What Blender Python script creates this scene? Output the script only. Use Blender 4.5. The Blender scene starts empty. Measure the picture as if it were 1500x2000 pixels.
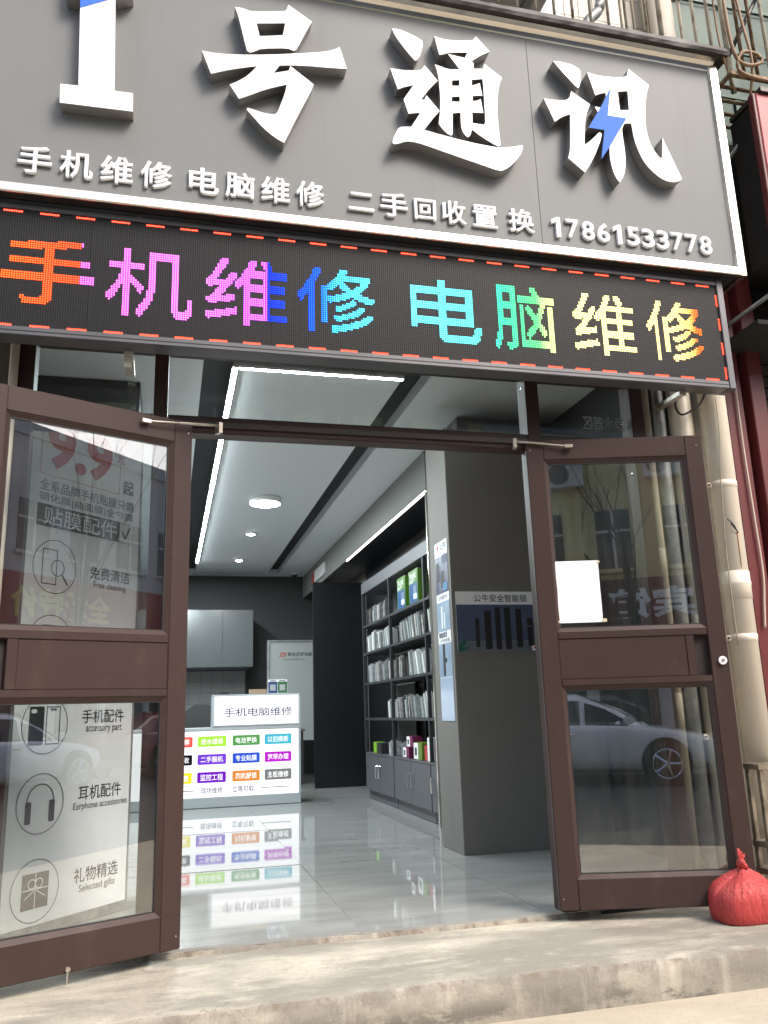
import bpy, bmesh, math, random
from mathutils import Vector, Matrix
random.seed(7)
rad = math.radians
S = bpy.context.scene
COL = S.collection

# ------------------------------------------------------------------ camera
YAW, PITCH, ROLL = rad(14.7237), rad(13.5605), rad(-1.8374)
fw = Vector((math.sin(YAW)*math.cos(PITCH), math.cos(YAW)*math.cos(PITCH), math.sin(PITCH)))
rt0 = Vector((math.cos(YAW), -math.sin(YAW), 0)); up0 = rt0.cross(fw)
rt = rt0*math.cos(ROLL) + up0*math.sin(ROLL); up = -rt0*math.sin(ROLL) + up0*math.cos(ROLL)
cd = bpy.data.cameras.new('camera'); cam = bpy.data.objects.new('camera', cd); COL.objects.link(cam)
m = Matrix((rt, up, -fw)).transposed().to_4x4(); m.translation = Vector((0, -3.8516, .9237)); cam.matrix_world = m
cd.sensor_fit = 'HORIZONTAL'; cd.sensor_width = 36; cd.lens = 36*1620/1500
cd.clip_start = .05; cd.clip_end = 2000
S.camera = cam

# ------------------------------------------------------------------ light
SUN = Vector((.42, -.62, .80)).normalized()          # direction towards the sun
w = bpy.data.worlds.new('World'); S.world = w; w.use_nodes = True
nt = w.node_tree; nt.nodes.clear()
o_ = nt.nodes.new('ShaderNodeOutputWorld'); b_ = nt.nodes.new('ShaderNodeBackground'); s_ = nt.nodes.new('ShaderNodeTexSky')
s_.sky_type = 'NISHITA'; s_.sun_disc = False
s_.sun_elevation = math.asin(SUN.z); s_.sun_rotation = math.atan2(SUN.x, SUN.y)
s_.air_density = 1.0; s_.dust_density = 4.0; s_.ozone_density = .6; s_.altitude = 30
b_.inputs['Strength'].default_value = .15
nt.links.new(s_.outputs[0], b_.inputs[0]); nt.links.new(b_.outputs[0], o_.inputs[0])
sl = bpy.data.lights.new('sun', 'SUN'); sl.energy = 1.15; sl.angle = rad(20); sl.color = (1, .97, .92)
so = bpy.data.objects.new('sun', sl); COL.objects.link(so)
so.rotation_euler = (-SUN).to_track_quat('-Z', 'Y').to_euler(); so.location = (6, -8, 12)
vs = S.view_settings
vs.view_transform = 'Standard'; vs.look = 'None'; vs.gamma = 1; vs.exposure = 1.16; vs.use_curve_mapping = False
S.cycles.max_bounces = 10; S.cycles.transparent_max_bounces = 16; S.cycles.use_denoising = True
S.cycles.sample_clamp_indirect = 6

# ------------------------------------------------------------------ materials
MATS = {}
def srgb(r, g, b):
    f = lambda c: (c/255/12.92 if c/255 <= .04045 else ((c/255+.055)/1.055)**2.4)
    return (f(r), f(g), f(b))
def mat(name, col, rough=.6, metal=0, noise=None, col2=None, bump=0, bscale=60, emit=None, estr=0, spec=.5, stretch=None, coat=0, rv=.08, wear=None):
    """Principled material; noise=(scale, lo, hi) blends towards col2 in uneven patches; bump gives fine relief"""
    if name in MATS: return MATS[name]
    M = bpy.data.materials.new(name); M.use_nodes = True; MATS[name] = M
    t = M.node_tree; p = t.nodes['Principled BSDF']
    p.inputs['Base Color'].default_value = (*col, 1); p.inputs['Roughness'].default_value = rough
    p.inputs['Metallic'].default_value = metal; p.inputs['Specular IOR Level'].default_value = spec
    p.inputs['Coat Weight'].default_value = coat
    if emit: p.inputs['Emission Color'].default_value = (*emit, 1); p.inputs['Emission Strength'].default_value = estr
    if noise or bump:
        tc = t.nodes.new('ShaderNodeTexCoord'); src = tc.outputs['Object']
        if stretch:
            mp = t.nodes.new('ShaderNodeMapping'); mp.inputs['Scale'].default_value = stretch
            t.links.new(src, mp.inputs[0]); src = mp.outputs[0]
    if noise:
        n = t.nodes.new('ShaderNodeTexNoise'); n.inputs['Scale'].default_value = noise[0]; n.inputs['Detail'].default_value = 9
        n.inputs['Roughness'].default_value = .62
        t.links.new(src, n.inputs['Vector'])
        r = t.nodes.new('ShaderNodeValToRGB'); r.color_ramp.elements[0].position = noise[1]; r.color_ramp.elements[1].position = noise[2]
        r.color_ramp.elements[0].color = (*col, 1); r.color_ramp.elements[1].color = (*(col2 or col), 1)
        t.links.new(n.outputs['Fac'], r.inputs[0]); t.links.new(r.outputs[0], p.inputs['Base Color'])
        mr = t.nodes.new('ShaderNodeMapRange'); mr.inputs[3].default_value = max(rough-rv, .01); mr.inputs[4].default_value = min(rough+rv, 1)
        t.links.new(n.outputs['Fac'], mr.inputs[0]); t.links.new(mr.outputs[0], p.inputs['Roughness'])
    if wear:
        w1 = t.nodes.new('ShaderNodeTexNoise'); w1.inputs['Scale'].default_value = wear[0]; w1.inputs['Detail'].default_value = 12; w1.inputs['Roughness'].default_value = .75
        wm = t.nodes.new('ShaderNodeMapping'); wm.inputs['Scale'].default_value = wear[3]; t.links.new(tc.outputs['Object'], wm.inputs[0]); t.links.new(wm.outputs[0], w1.inputs['Vector'])
        wr_ = t.nodes.new('ShaderNodeMapRange'); wr_.inputs[1].default_value = .54; wr_.inputs[2].default_value = .74; wr_.inputs[4].default_value = wear[1]; t.links.new(w1.outputs['Fac'], wr_.inputs[0])
        mx = t.nodes.new('ShaderNodeMix'); mx.data_type = 'RGBA'; mx.inputs[7].default_value = (*wear[2], 1); t.links.new(wr_.outputs[0], mx.inputs[0]); t.links.new(r.outputs[0], mx.inputs[6]); t.links.new(mx.outputs[2], p.inputs['Base Color'])
    if bump:
        n2 = t.nodes.new('ShaderNodeTexNoise'); n2.inputs['Scale'].default_value = bscale; n2.inputs['Detail'].default_value = 6
        t.links.new(src, n2.inputs['Vector'])
        bp = t.nodes.new('ShaderNodeBump'); bp.inputs['Strength'].default_value = bump; bp.inputs['Distance'].default_value = .01
        t.links.new(n2.outputs['Fac'], bp.inputs['Height']); t.links.new(bp.outputs[0], p.inputs['Normal'])
    return M
def emis(name, col, s):
    if name in MATS: return MATS[name]
    M = bpy.data.materials.new(name); M.use_nodes = True; MATS[name] = M
    t = M.node_tree; t.nodes.clear(); o = t.nodes.new('ShaderNodeOutputMaterial'); e = t.nodes.new('ShaderNodeEmission')
    e.inputs[0].default_value = (*col, 1); e.inputs[1].default_value = s; t.links.new(e.outputs[0], o.inputs[0]); return M
def glassmat(name, tint, f0, dirt=.04):
    M = bpy.data.materials.new(name); M.use_nodes = True; MATS[name] = M
    t = M.node_tree; t.nodes.clear(); o = t.nodes.new('ShaderNodeOutputMaterial')
    tr = t.nodes.new('ShaderNodeBsdfTransparent'); tr.inputs[0].default_value = (*tint, 1)
    gl = t.nodes.new('ShaderNodeBsdfGlossy'); gl.inputs['Roughness'].default_value = .004
    df = t.nodes.new('ShaderNodeBsdfDiffuse'); df.inputs[0].default_value = (.6, .58, .52, 1)
    lw = t.nodes.new('ShaderNodeLayerWeight'); lw.inputs[0].default_value = .5
    pw = t.nodes.new('ShaderNodeMath'); pw.operation = 'POWER'; pw.inputs[1].default_value = 5; t.links.new(lw.outputs['Facing'], pw.inputs[0])
    fr = t.nodes.new('ShaderNodeMath'); fr.operation = 'MULTIPLY_ADD'; fr.inputs[1].default_value = 1-f0; fr.inputs[2].default_value = f0; t.links.new(pw.outputs[0], fr.inputs[0])
    tc = t.nodes.new('ShaderNodeTexCoord'); mp = t.nodes.new('ShaderNodeMapping'); mp.inputs['Scale'].default_value = (9, 9, 1.3)
    n = t.nodes.new('ShaderNodeTexNoise'); n.inputs['Scale'].default_value = 2.5; n.inputs['Detail'].default_value = 8
    t.links.new(tc.outputs['Object'], mp.inputs[0]); t.links.new(mp.outputs[0], n.inputs[0])
    mr = t.nodes.new('ShaderNodeMapRange'); mr.inputs[1].default_value = .45; mr.inputs[2].default_value = .8; mr.inputs[4].default_value = dirt
    t.links.new(n.outputs['Fac'], mr.inputs[0])
    m1 = t.nodes.new('ShaderNodeMixShader'); m2 = t.nodes.new('ShaderNodeMixShader')
    t.links.new(mr.outputs[0], m1.inputs[0]); t.links.new(tr.outputs[0], m1.inputs[1]); t.links.new(df.outputs[0], m1.inputs[2])
    t.links.new(fr.outputs[0], m2.inputs[0]); t.links.new(m1.outputs[0], m2.inputs[1]); t.links.new(gl.outputs[0], m2.inputs[2])
    t.links.new(m2.outputs[0], o.inputs[0]); return M

def concrete(name, base, pale, dark, riser=False):
    M = bpy.data.materials.new(name); M.use_nodes = True; MATS[name] = M
    t = M.node_tree; p = t.nodes['Principled BSDF']; p.inputs['Roughness'].default_value = .82; p.inputs['Specular IOR Level'].default_value = .3
    tc = t.nodes.new('ShaderNodeTexCoord')
    def noise(scale, detail=10, rough=.6, st=(1, 1, 1), dist=0):
        mp = t.nodes.new('ShaderNodeMapping'); mp.inputs['Scale'].default_value = st
        n = t.nodes.new('ShaderNodeTexNoise'); n.inputs['Scale'].default_value = scale; n.inputs['Detail'].default_value = detail
        n.inputs['Roughness'].default_value = rough; n.inputs['Distortion'].default_value = dist
        t.links.new(tc.outputs['Object'], mp.inputs[0]); t.links.new(mp.outputs[0], n.inputs['Vector']); return n.outputs['Fac']
    def ramp(src, a, b):
        r = t.nodes.new('ShaderNodeMapRange'); r.inputs[1].default_value = a; r.inputs[2].default_value = b; t.links.new(src, r.inputs[0]); return r.outputs[0]
    def mix(f, a, b):
        x = t.nodes.new('ShaderNodeMix'); x.data_type = 'RGBA'
        t.links.new(f, x.inputs[0])
        for s, k in ((a, 6), (b, 7)):
            if isinstance(s, tuple): x.inputs[k].default_value = (*s, 1)
            else: t.links.new(s, x.inputs[k])
        return x.outputs[2]
    c = mix(ramp(noise(1.7, 12, .66, (.6, 1.7, 1), .35), .40, .585), base, dark)       # damp, trodden patches
    c = mix(ramp(noise(4.2, 12, .66, (.7, 1.8, 1), .25), .54, .76), c, pale)          # scuffed pale spots
    c = mix(ramp(noise(9, 12, .78, (.8, 1.5, 1), .2), .52, .74), c, tuple(v*.86 for v in dark))
    c = mix(ramp(noise(70, 6, .85), .54, .72), c, tuple(v*.70 for v in dark))          # grit
    # hairline cracks
    v = t.nodes.new('ShaderNodeTexVoronoi'); v.feature = 'DISTANCE_TO_EDGE'; v.inputs['Scale'].default_value = 1.7
    mp = t.nodes.new('ShaderNodeMapping'); t.links.new(tc.outputs['Object'], mp.inputs[0])
    dn = t.nodes.new('ShaderNodeTexNoise'); dn.inputs['Scale'].default_value = 6; t.links.new(tc.outputs['Object'], dn.inputs[0])
    ad = t.nodes.new('ShaderNodeVectorMath'); ad.operation = 'MULTIPLY_ADD'; ad.inputs[1].default_value = (.3, .3, .3)
    t.links.new(dn.outputs['Color'], ad.inputs[0]); t.links.new(mp.outputs[0], ad.inputs[2]); t.links.new(ad.outputs[0], v.inputs['Vector'])
    inv = t.nodes.new('ShaderNodeMapRange'); inv.inputs[1].default_value = 0; inv.inputs[2].default_value = .0035; inv.inputs[3].default_value = .5; inv.inputs[4].default_value = 0
    t.links.new(v.outputs['Distance'], inv.inputs[0])
    mk_ = t.nodes.new('ShaderNodeMath'); mk_.operation = 'MULTIPLY'; t.links.new(inv.outputs[0], mk_.inputs[0]); t.links.new(ramp(noise(1.5), .5, .6), mk_.inputs[1])
    c = mix(mk_.outputs[0], c, tuple(q*.5 for q in dark))
    if riser:
        sx = t.nodes.new('ShaderNodeSeparateXYZ'); t.links.new(tc.outputs['Object'], sx.inputs[0])
        def mul(a_, b_):
            q_ = t.nodes.new('ShaderNodeMath'); q_.operation = 'MULTIPLY'; t.links.new(a_, q_.inputs[0]); t.links.new(b_, q_.inputs[1]); return q_.outputs[0]
        c = mix(ramp(noise(9, 8, .65, (1, 1, .12)), .52, .72), c, pale)                                # lime runs
        c = mix(mul(ramp(noise(3.4, 12, .7, (.8, 1, 1.8), .15), .50, .56), ramp(sx.outputs['Z'], .115, .06)), c, tuple(q*.72 for q in dark))  # damp foot
        c = mix(mul(ramp(noise(6, 10, .75, (1, 1, .5)), .47, .60), ramp(sx.outputs['Z'], .135, .155)), c, (.20, .16, .125))                    # dirty arris
    t.links.new(c, p.inputs['Base Color'])
    bp = t.nodes.new('ShaderNodeBump'); bp.inputs['Strength'].default_value = .6; bp.inputs['Distance'].default_value = .006
    t.links.new(noise(80, 8, .8), bp.inputs['Height']); t.links.new(bp.outputs[0], p.inputs['Normal'])
    return M

M_ = {}
def defs():
    D = M_
    D['panel'] = mat('sign_panel_grey', (.193, .198, .196), .5, 0, (1.2, .3, .8), (.208, .213, .211), .02, 200, spec=.22, wear=(2.2, .35, (.155, .152, .142), (3.5, 1, .22)))
    D['white'] = mat('white_acrylic', (.86, .86, .86), .35)
    D['side'] = mat('letter_side_steel', (.46, .44, .42), .38, .75, (6, .3, .7), (.36, .34, .32))
    D['blue'] = mat('blue_film', srgb(70, 118, 225), .6, spec=.15)
    D['steel'] = mat('brushed_steel', (.72, .68, .60), .24, 1, (3, .35, .7), (.55, .52, .46), stretch=(.3, 6, 6))
    D['cap'] = mat('bronze_cap', (.055, .048, .044), .45, .3, (5, .4, .7), (.09, .08, .07))
    D['ledframe'] = mat('grey_aluminium', (.105, .105, .115), .42, .55, (3, .3, .7), (.14, .14, .15))
    D['ledblack'] = mat('led_mask_black', (.006, .006, .007), .6, spec=.25)
    D['leddot'] = mat('led_lens_dull', (.035, .034, .038), .4, spec=.3)
    D['brown'] = mat('brown_aluminium', (.053, .032, .028), .44, 0, (2.2, .35, .75), (.045, .028, .025), .03, 300, wear=(7, .5, (.085, .062, .052), (1, 1, .5)), spec=.2)
    D['browndark'] = mat('brown_dark_recess', (.028, .02, .018), .5)
    D['rubber'] = mat('black_gasket', (.012, .012, .012), .6)
    D['glass'] = glassmat('door_glass', (.96, .975, .965), .175, .02)
    D['clear'] = glassmat('window_glass', (.96, .975, .965), .045, .012)
    D['concrete'] = concrete('worn_cement', (.47, .425, .345), (.55, .50, .41), (.255, .235, .195))
    D['riser'] = concrete('stained_cement_face', (.40, .365, .30), (.51, .465, .385), (.245, .225, .19), True)
    D['paving'] = concrete('paving_cement', (.52, .455, .35), (.56, .49, .385), (.45, .395, .305))
    D['asphalt'] = mat('asphalt', (.055, .055, .053), .9, 0, (3, .4, .7), (.08, .079, .075), .3, 90)
    D['tile'] = mat('polished_floor_tile', (.255, .26, .25), .03, 0, (2.3, .36, .68), (.37, .375, .36), stretch=(.5, 2.2, 1), rv=.012, spec=1.0)
    D['grout'] = mat('floor_grout', (.06, .06, .06), .8)
    D['wallgrey'] = mat('interior_paint_grey', (.178, .167, .152), .7, 0, (1.5, .3, .7), (.195, .183, .167), .05, 160, wear=(5, .4, (.125, .118, .106), (1, 1, .6)))
    D['beamgrey'] = mat('interior_beam_paint', (.24, .245, .235), .7)
    D['walldark'] = mat('interior_paint_charcoal', (.045, .046, .047), .6)
    D['black'] = mat('black_board', (.005, .0055, .008), .4)
    D['ceil'] = mat('ceiling_board_grey', (.72, .75, .77), .75)
    D['ceildark'] = mat('ceiling_band_black', (.018, .02, .022), .55)
    D['trim'] = mat('bright_metal_trim', (.75, .72, .66), .18, 1)
    D['shelf'] = mat('shelf_charcoal', (.032, .034, .038), .45)
    D['shelfback'] = mat('shelf_back_grey', (.10, .105, .10), .6)
    D['cab'] = mat('cabinet_grey', (.085, .088, .10), .42)
    D['chrome'] = mat('chrome', (.8, .8, .8), .12, 1)
    D['cream'] = mat('cream_pvc', (.76, .69, .57), .42, 0, (1.6, .45, .78), (.69, .61, .49), stretch=(1, 1, .25), wear=(6, .4, (.42, .34, .24), (1, 1, .16)))
    D['dullcream'] = mat('weathered_pvc', (.42, .37, .28), .55, 0, (2.5, .38, .66), (.20, .175, .13), stretch=(2, 2, .3))
    D['zinc'] = mat('galvanised', (.38, .39, .38), .5, .5, (14, .4, .6), (.26, .27, .27))
    D['dirtywall'] = mat('dirty_render', (.20, .185, .15), .9, 0, (2, .35, .65), (.11, .10, .085), .2, 50)
    D['maroon'] = mat('maroon_paint', (.145, .026, .026), .42, 0, (2, .35, .7), (.115, .022, .022), wear=(5, .4, (.22, .09, .075), (1, 1, .35)))
    D['redpanel'] = mat('red_acm', (.48, .065, .075), .4, 0, (1.5, .3, .7), (.43, .065, .07))
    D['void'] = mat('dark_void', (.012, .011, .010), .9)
    D['rust'] = mat('rusty_steel', (.30, .215, .12), .7, .2, (22, .40, .62), (.115, .065, .035), .3, 120)
    D['paintbar'] = mat('cream_bar_paint', (.62, .55, .42), .5, 0, (9, .5, .68), (.26, .17, .10))
    D['greenwin'] = mat('green_window_frame', (.02, .085, .06), .5)
    D['greenglass'] = mat('green_window_glass', (.085, .15, .12), .45, 0, (2, .3, .7), (.05, .10, .08), spec=.25)
    D['walltile'] = mat('beige_wall_tile', (.50, .455, .38), .4, 0, (4, .35, .7), (.42, .37, .30))
    D['joint'] = mat('tile_joint', (.09, .085, .075), .9)
    D['acwhite'] = mat('ac_casing', (.68, .66, .60), .45, 0, (4, .5, .75), (.52, .49, .42))
    D['acdark'] = mat('ac_grille_dark', (.02, .02, .02), .6)
    D['paper'] = mat('white_paper', (.88, .88, .90), .6)
    D['tape'] = mat('old_tape', (.62, .55, .36), .4)
    D['banner'] = mat('banner_vinyl', (.80, .81, .85), .5)
    D['ink'] = mat('black_ink', (.022, .02, .022), .55)
    D['inkgrey'] = mat('grey_ink', (.11, .11, .115), .55)
    D['redink'] = mat('red_ink', (.52, .065, .05), .5)
    D['navy'] = mat('navy_ink', (.012, .018, .085), .5)
    D['bagred'] = None
    D['alu'] = mat('silver_arm', (.60, .56, .50), .35, .8, (9, .45, .7), (.35, .27, .18))
    D['rackm'] = mat('worn_rack_paint', (.23, .195, .14), .6, 0, (14, .42, .62), (.11, .085, .055), .2, 90)
    D['counter'] = mat('counter_aluminium', (.46, .49, .51), .4)
defs()
def bagmat():
    M = bpy.data.materials.new('red_polythene'); M.use_nodes = True
    t = M.node_tree; p = t.nodes['Principled BSDF']
    p.inputs['Base Color'].default_value = (.46, .05, .047, 1); p.inputs['Roughness'].default_value = .48
    p.inputs['Subsurface Weight'].default_value = .25; p.inputs['Subsurface Radius'].default_value = (.03, .006, .006)
    tc = t.nodes.new('ShaderNodeTexCoord'); n = t.nodes.new('ShaderNodeTexNoise'); n.inputs['Scale'].default_value = 34; n.inputs['Detail'].default_value = 7; n.inputs['Distortion'].default_value = 1.2
    mp = t.nodes.new('ShaderNodeMapping'); mp.inputs['Scale'].default_value = (1.6, 1.6, .45)
    bp = t.nodes.new('ShaderNodeBump'); bp.inputs['Strength'].default_value = .85; bp.inputs['Distance'].default_value = .014
    t.links.new(tc.outputs['Object'], mp.inputs[0]); t.links.new(mp.outputs[0], n.inputs[0]); t.links.new(n.outputs['Fac'], bp.inputs['Height']); t.links.new(bp.outputs[0], p.inputs['Normal'])
    return M
M_['bagred'] = bagmat()

# ------------------------------------------------------------------ helpers
def tag(o, label=None, cat=None, group=None, kind=None):
    if label: o['label'] = label
    if cat: o['category'] = cat
    if group: o['group'] = group
    if kind: o['kind'] = kind
    return o
def thing(name, label, cat, loc=(0, 0, 0), rotz=0, group=None, kind=None):
    o = bpy.data.objects.new(name, None); COL.objects.link(o); o.empty_display_size = .1
    o.location = loc; o.rotation_euler = (0, 0, rotz)
    return tag(o, label, cat, group, kind)
def rootof(o):
    while o.parent: o = o.parent
    return o
def link(name, me, mt, parent=None, local=False, smooth=False):
    """Link mesh data as an object. World-space vertices are shifted to the root of the thing (or to their own base)."""
    if mt and not me.materials: me.materials.append(mt)
    o = bpy.data.objects.new(name, me); COL.objects.link(o)
    if parent:
        o.parent = parent
        if not local: me.transform(Matrix.Translation(-rootof(parent).location))
    elif not local and len(me.vertices):
        xs = [v.co for v in me.vertices]
        c = Vector(((min(v.x for v in xs)+max(v.x for v in xs))/2, (min(v.y for v in xs)+max(v.y for v in xs))/2, min(v.z for v in xs)))
        me.transform(Matrix.Translation(-c)); o.location = c
    if smooth:
        for f in me.polygons: f.use_smooth = True
    return o
def bm_mesh(bm, name='m'):
    bmesh.ops.recalc_face_normals(bm, faces=bm.faces)
    me = bpy.data.meshes.new(name); bm.to_mesh(me); bm.free(); return me
def add_box(bm, x0, x1, y0, y1, z0, z1):
    vs = [bm.verts.new((x, y, z)) for x in (x0, x1) for y in (y0, y1) for z in (z0, z1)]
    for f in ((0, 1, 3, 2), (4, 6, 7, 5), (0, 4, 5, 1), (2, 3, 7, 6), (0, 2, 6, 4), (1, 5, 7, 3)): bm.faces.new([vs[i] for i in f])
    return vs
def box(name, x0, x1, y0, y1, z0, z1, mt, parent=None, bev=0, local=False, rot=None):
    bm = bmesh.new(); add_box(bm, x0, x1, y0, y1, z0, z1)
    if bev: bmesh.ops.bevel(bm, geom=bm.edges[:], offset=bev, segments=2, affect='EDGES', clamp_overlap=True)
    if rot: bmesh.ops.rotate(bm, cent=rot[0], matrix=Matrix.Rotation(rot[1], 3, rot[2]), verts=bm.verts)
    return link(name, bm_mesh(bm, name), mt, parent, local)
def add_tube(bm, pts, r, seg=8, cap=True):
    rings = []; n = len(pts)
    for i, p in enumerate(pts):
        p = Vector(p); a = Vector(pts[max(i-1, 0)]); b = Vector(pts[min(i+1, n-1)]); d = (b-a).normalized()
        ref = Vector((0, 0, 1)) if abs(d.z) < .9 else Vector((0, 1, 0))
        u = d.cross(ref).normalized(); v = d.cross(u)
        rr = r[i] if isinstance(r, (list, tuple)) else r
        rings.append([bm.verts.new(p + (u*math.cos(k*2*math.pi/seg) + v*math.sin(k*2*math.pi/seg))*rr) for k in range(seg)])
    for i in range(n-1):
        for k in range(seg): bm.faces.new((rings[i][k], rings[i][(k+1) % seg], rings[i+1][(k+1) % seg], rings[i+1][k]))
    if cap: bm.faces.new(rings[0]); bm.faces.new(rings[-1])
def catmull(pts, n=5):
    P = [Vector(p) for p in pts]; out = []
    for i in range(len(P)-1):
        a, b, c, d = P[max(i-1, 0)], P[i], P[i+1], P[min(i+2, len(P)-1)]
        for k in range(n):
            t = k/n; out.append(.5*((2*b)+(c-a)*t+(2*a-5*b+4*c-d)*t*t+(3*b-a-3*c+d)*t**3))
    return out+[P[-1]]
def tube(name, pts, r, mt, parent=None, seg=8, smooth=True, local=False):
    if len(pts) > 3 and not isinstance(r, (list, tuple)): pts = catmull(pts)
    bm = bmesh.new(); add_tube(bm, pts, r, seg); return link(name, bm_mesh(bm, name), mt, parent, local, smooth)
def lathe(name, prof, cx, cy, mt, parent=None, seg=24, local=False, smooth=True):
    bm = bmesh.new(); rings = []
    for r, z in prof: rings.append([bm.verts.new((cx+r*math.cos(k*2*math.pi/seg), cy+r*math.sin(k*2*math.pi/seg), z)) for k in range(seg)])
    for i in range(len(prof)-1):
        for k in range(seg): bm.faces.new((rings[i][k], rings[i][(k+1) % seg], rings[i+1][(k+1) % seg], rings[i+1][k]))
    bm.faces.new(rings[0]); bm.faces.new(rings[-1])
    return link(name, bm_mesh(bm, name), mt, parent, local, smooth)
def xf(o, u, v, d):
    """frame: origin o, unit axes u (right), v (up), outward normal d; maps (a,b,c) -> world"""
    o, u, v, d = Vector(o), Vector(u), Vector(v), Vector(d)
    return lambda a, b, c=0: o + u*a + v*b + d*c
XZ = lambda y: xf((0, y, 0), (1, 0, 0), (0, 0, 1), (0, -1, 0))       # facing the street at depth y
def flat(name, F, polys, c, mt, parent=None, local=False):
    """flat print: polygons (a,b) in frame F, c in front of it"""
    bm = bmesh.new()
    for i, p in enumerate(polys):
        bm.faces.new([bm.verts.new(F(a, b, c)) for a, b in p])
    me = bpy.data.meshes.new(name); bm.to_mesh(me); bm.free()
    return link(name, me, mt, parent, local)
def rect(a0, b0, a1, b1): return [(a0, b0), (a1, b0), (a1, b1), (a0, b1)]
def rrect(a0, b0, a1, b1, r, n=4):
    out = []
    for cx, cy, s in ((a1-r, b0+r, -90), (a1-r, b1-r, 0), (a0+r, b1-r, 90), (a0+r, b0+r, 180)):
        for k in range(n+1):
            t = rad(s+90*k/n); out.append((cx+r*math.cos(t), cy+r*math.sin(t)))
    return out
def ring(cx, cy, r, wd, n=40, t0=0, t1=360, ry=None):
    ry = ry or r; out = []
    for k in range(n):
        a, b = rad(t0+(t1-t0)*k/n), rad(t0+(t1-t0)*(k+1)/n)
        out.append([(cx+r*math.cos(a), cy+ry*math.sin(a)), (cx+r*math.cos(b), cy+ry*math.sin(b)), (cx+(r-wd)*math.cos(b), cy+(ry-wd)*math.sin(b)), (cx+(r-wd)*math.cos(a), cy+(ry-wd)*math.sin(a))])
    return out
def stroke(x0, y0, x1, y1, wd):
    dx, dy = x1-x0, y1-y0; l = math.hypot(dx, dy); nx, ny = -dy/l*wd/2, dx/l*wd/2
    return [(x0+nx, y0+ny), (x0-nx, y0-ny), (x1-nx, y1-ny), (x1+nx, y1+ny)]
def frame(a0, b0, a1, b1, t): return [rect(a0, b0, a1, b0+t), rect(a0, b1-t, a1, b1), rect(a0, b0+t, a0+t, b1-t), rect(a1-t, b0+t, a1, b1-t)]

_tc = {}
def text_mesh(body, extrude=0, bevel=0, offset=0, shear=0):
    k = (body, extrude, bevel, offset, shear)
    if k in _tc: return _tc[k].copy()
    c = bpy.data.curves.new('t', 'FONT'); c.body = body; c.size = 1; c.extrude = extrude; c.bevel_depth = bevel; c.bevel_resolution = 0
    c.offset = offset; c.shear = shear; c.resolution_u = 3; c.fill_mode = 'FRONT' if not extrude else 'BOTH'
    o = bpy.data.objects.new('t', c); COL.objects.link(o)
    dg = bpy.context.evaluated_depsgraph_get(); dg.update()
    me = bpy.data.meshes.new_from_object(o.evaluated_get(dg))
    bpy.data.objects.remove(o); bpy.data.curves.remove(c)
    _tc[k] = me; return me.copy()
def text(name, body, F, a0, b0, a1, b1, c, mt, parent=None, offset=.012, thick=0, bevel=0, local=False, mirror=False, shear=0):
    """lettering fitted to the rectangle (a0,b0)-(a1,b1) of frame F; thick > 0 gives raised letters"""
    me = text_mesh(body, .05 if thick else 0, bevel, offset, shear)
    vs = [v.co.copy() for v in me.vertices]
    if not vs: return None
    x0, x1 = min(v.x for v in vs), max(v.x for v in vs); y0, y1 = min(v.y for v in vs), max(v.y for v in vs)
    z0, z1 = min(v.z for v in vs), max(v.z for v in vs)
    for v, q in zip(me.vertices, vs):
        s = (q.x-x0)/(x1-x0)
        if mirror: s = 1-s
        v.co = F(a0+(a1-a0)*s, b0+(b1-b0)*(q.y-y0)/(y1-y0), c + (thick*(q.z-z0)/(z1-z0) if thick else 0))
    if mirror: me.flip_normals()
    me.materials.clear()
    return link(name, me, mt, parent, local)
def poly_solid(name, outer, holes, y0, y1, mf, ms, parent):
    """letter solid: outline (x,z) with holes, face at y0 (street side), back at y1; face and return edge have their own materials"""
    from mathutils.geometry import tessellate_polygon
    loops = [outer]+holes
    pts = [Vector((x, z, 0)) for l in loops for x, z in l]
    tris = tessellate_polygon([[Vector((x, z, 0)) for x, z in l] for l in loops])
    bm = bmesh.new(); fr = [bm.verts.new((p.x, y0, p.y)) for p in pts]
    for tri in tris:
        try: f = bm.faces.new([fr[i] for i in tri]); f.material_index = 0
        except ValueError: pass
    bmesh.ops.recalc_face_normals(bm, faces=bm.faces)
    for f in bm.faces:
        if f.normal.y > 0: f.normal_flip()
    me = bpy.data.meshes.new(name); bm.to_mesh(me); bm.free(); me.materials.append(mf)
    face = link(name, me, None, parent)
    bm = bmesh.new(); k = 0
    for l in loops:
        a = [bm.verts.new((x, y0+.002, z)) for x, z in l]; b = [bm.verts.new((x, y1, z)) for x, z in l]
        for i in range(len(l)): bm.faces.new((a[i], a[(i+1) % len(l)], b[(i+1) % len(l)], b[i]))
    side = link('return_edge', bm_mesh(bm, 'return_edge'), ms, face)
    return face
def smooth_poly(pts, ang=38, it=1):
    """Chaikin-cut only gentle corners so brush curves are round and sharp tips stay sharp"""
    for _ in range(it):
        out = []; n = len(pts)
        for i in range(n):
            p, a, b = Vector(pts[i]), Vector(pts[i-1]), Vector(pts[(i+1) % n])
            u, v = (p-a), (b-p)
            t = abs(u.angle_signed(v)) if u.length > 0 and v.length > 0 else 0
            if t < rad(ang) and t > rad(2): out += [tuple(p-u*.25), tuple(p+v*.25)]
            else: out.append(tuple(p))
        pts = out
    return pts
def copy_tree(o, parent=None):
    c = o.copy(); COL.objects.link(c); c.parent = parent
    for ch in list(o.children): copy_tree(ch, c)
    return c

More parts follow.
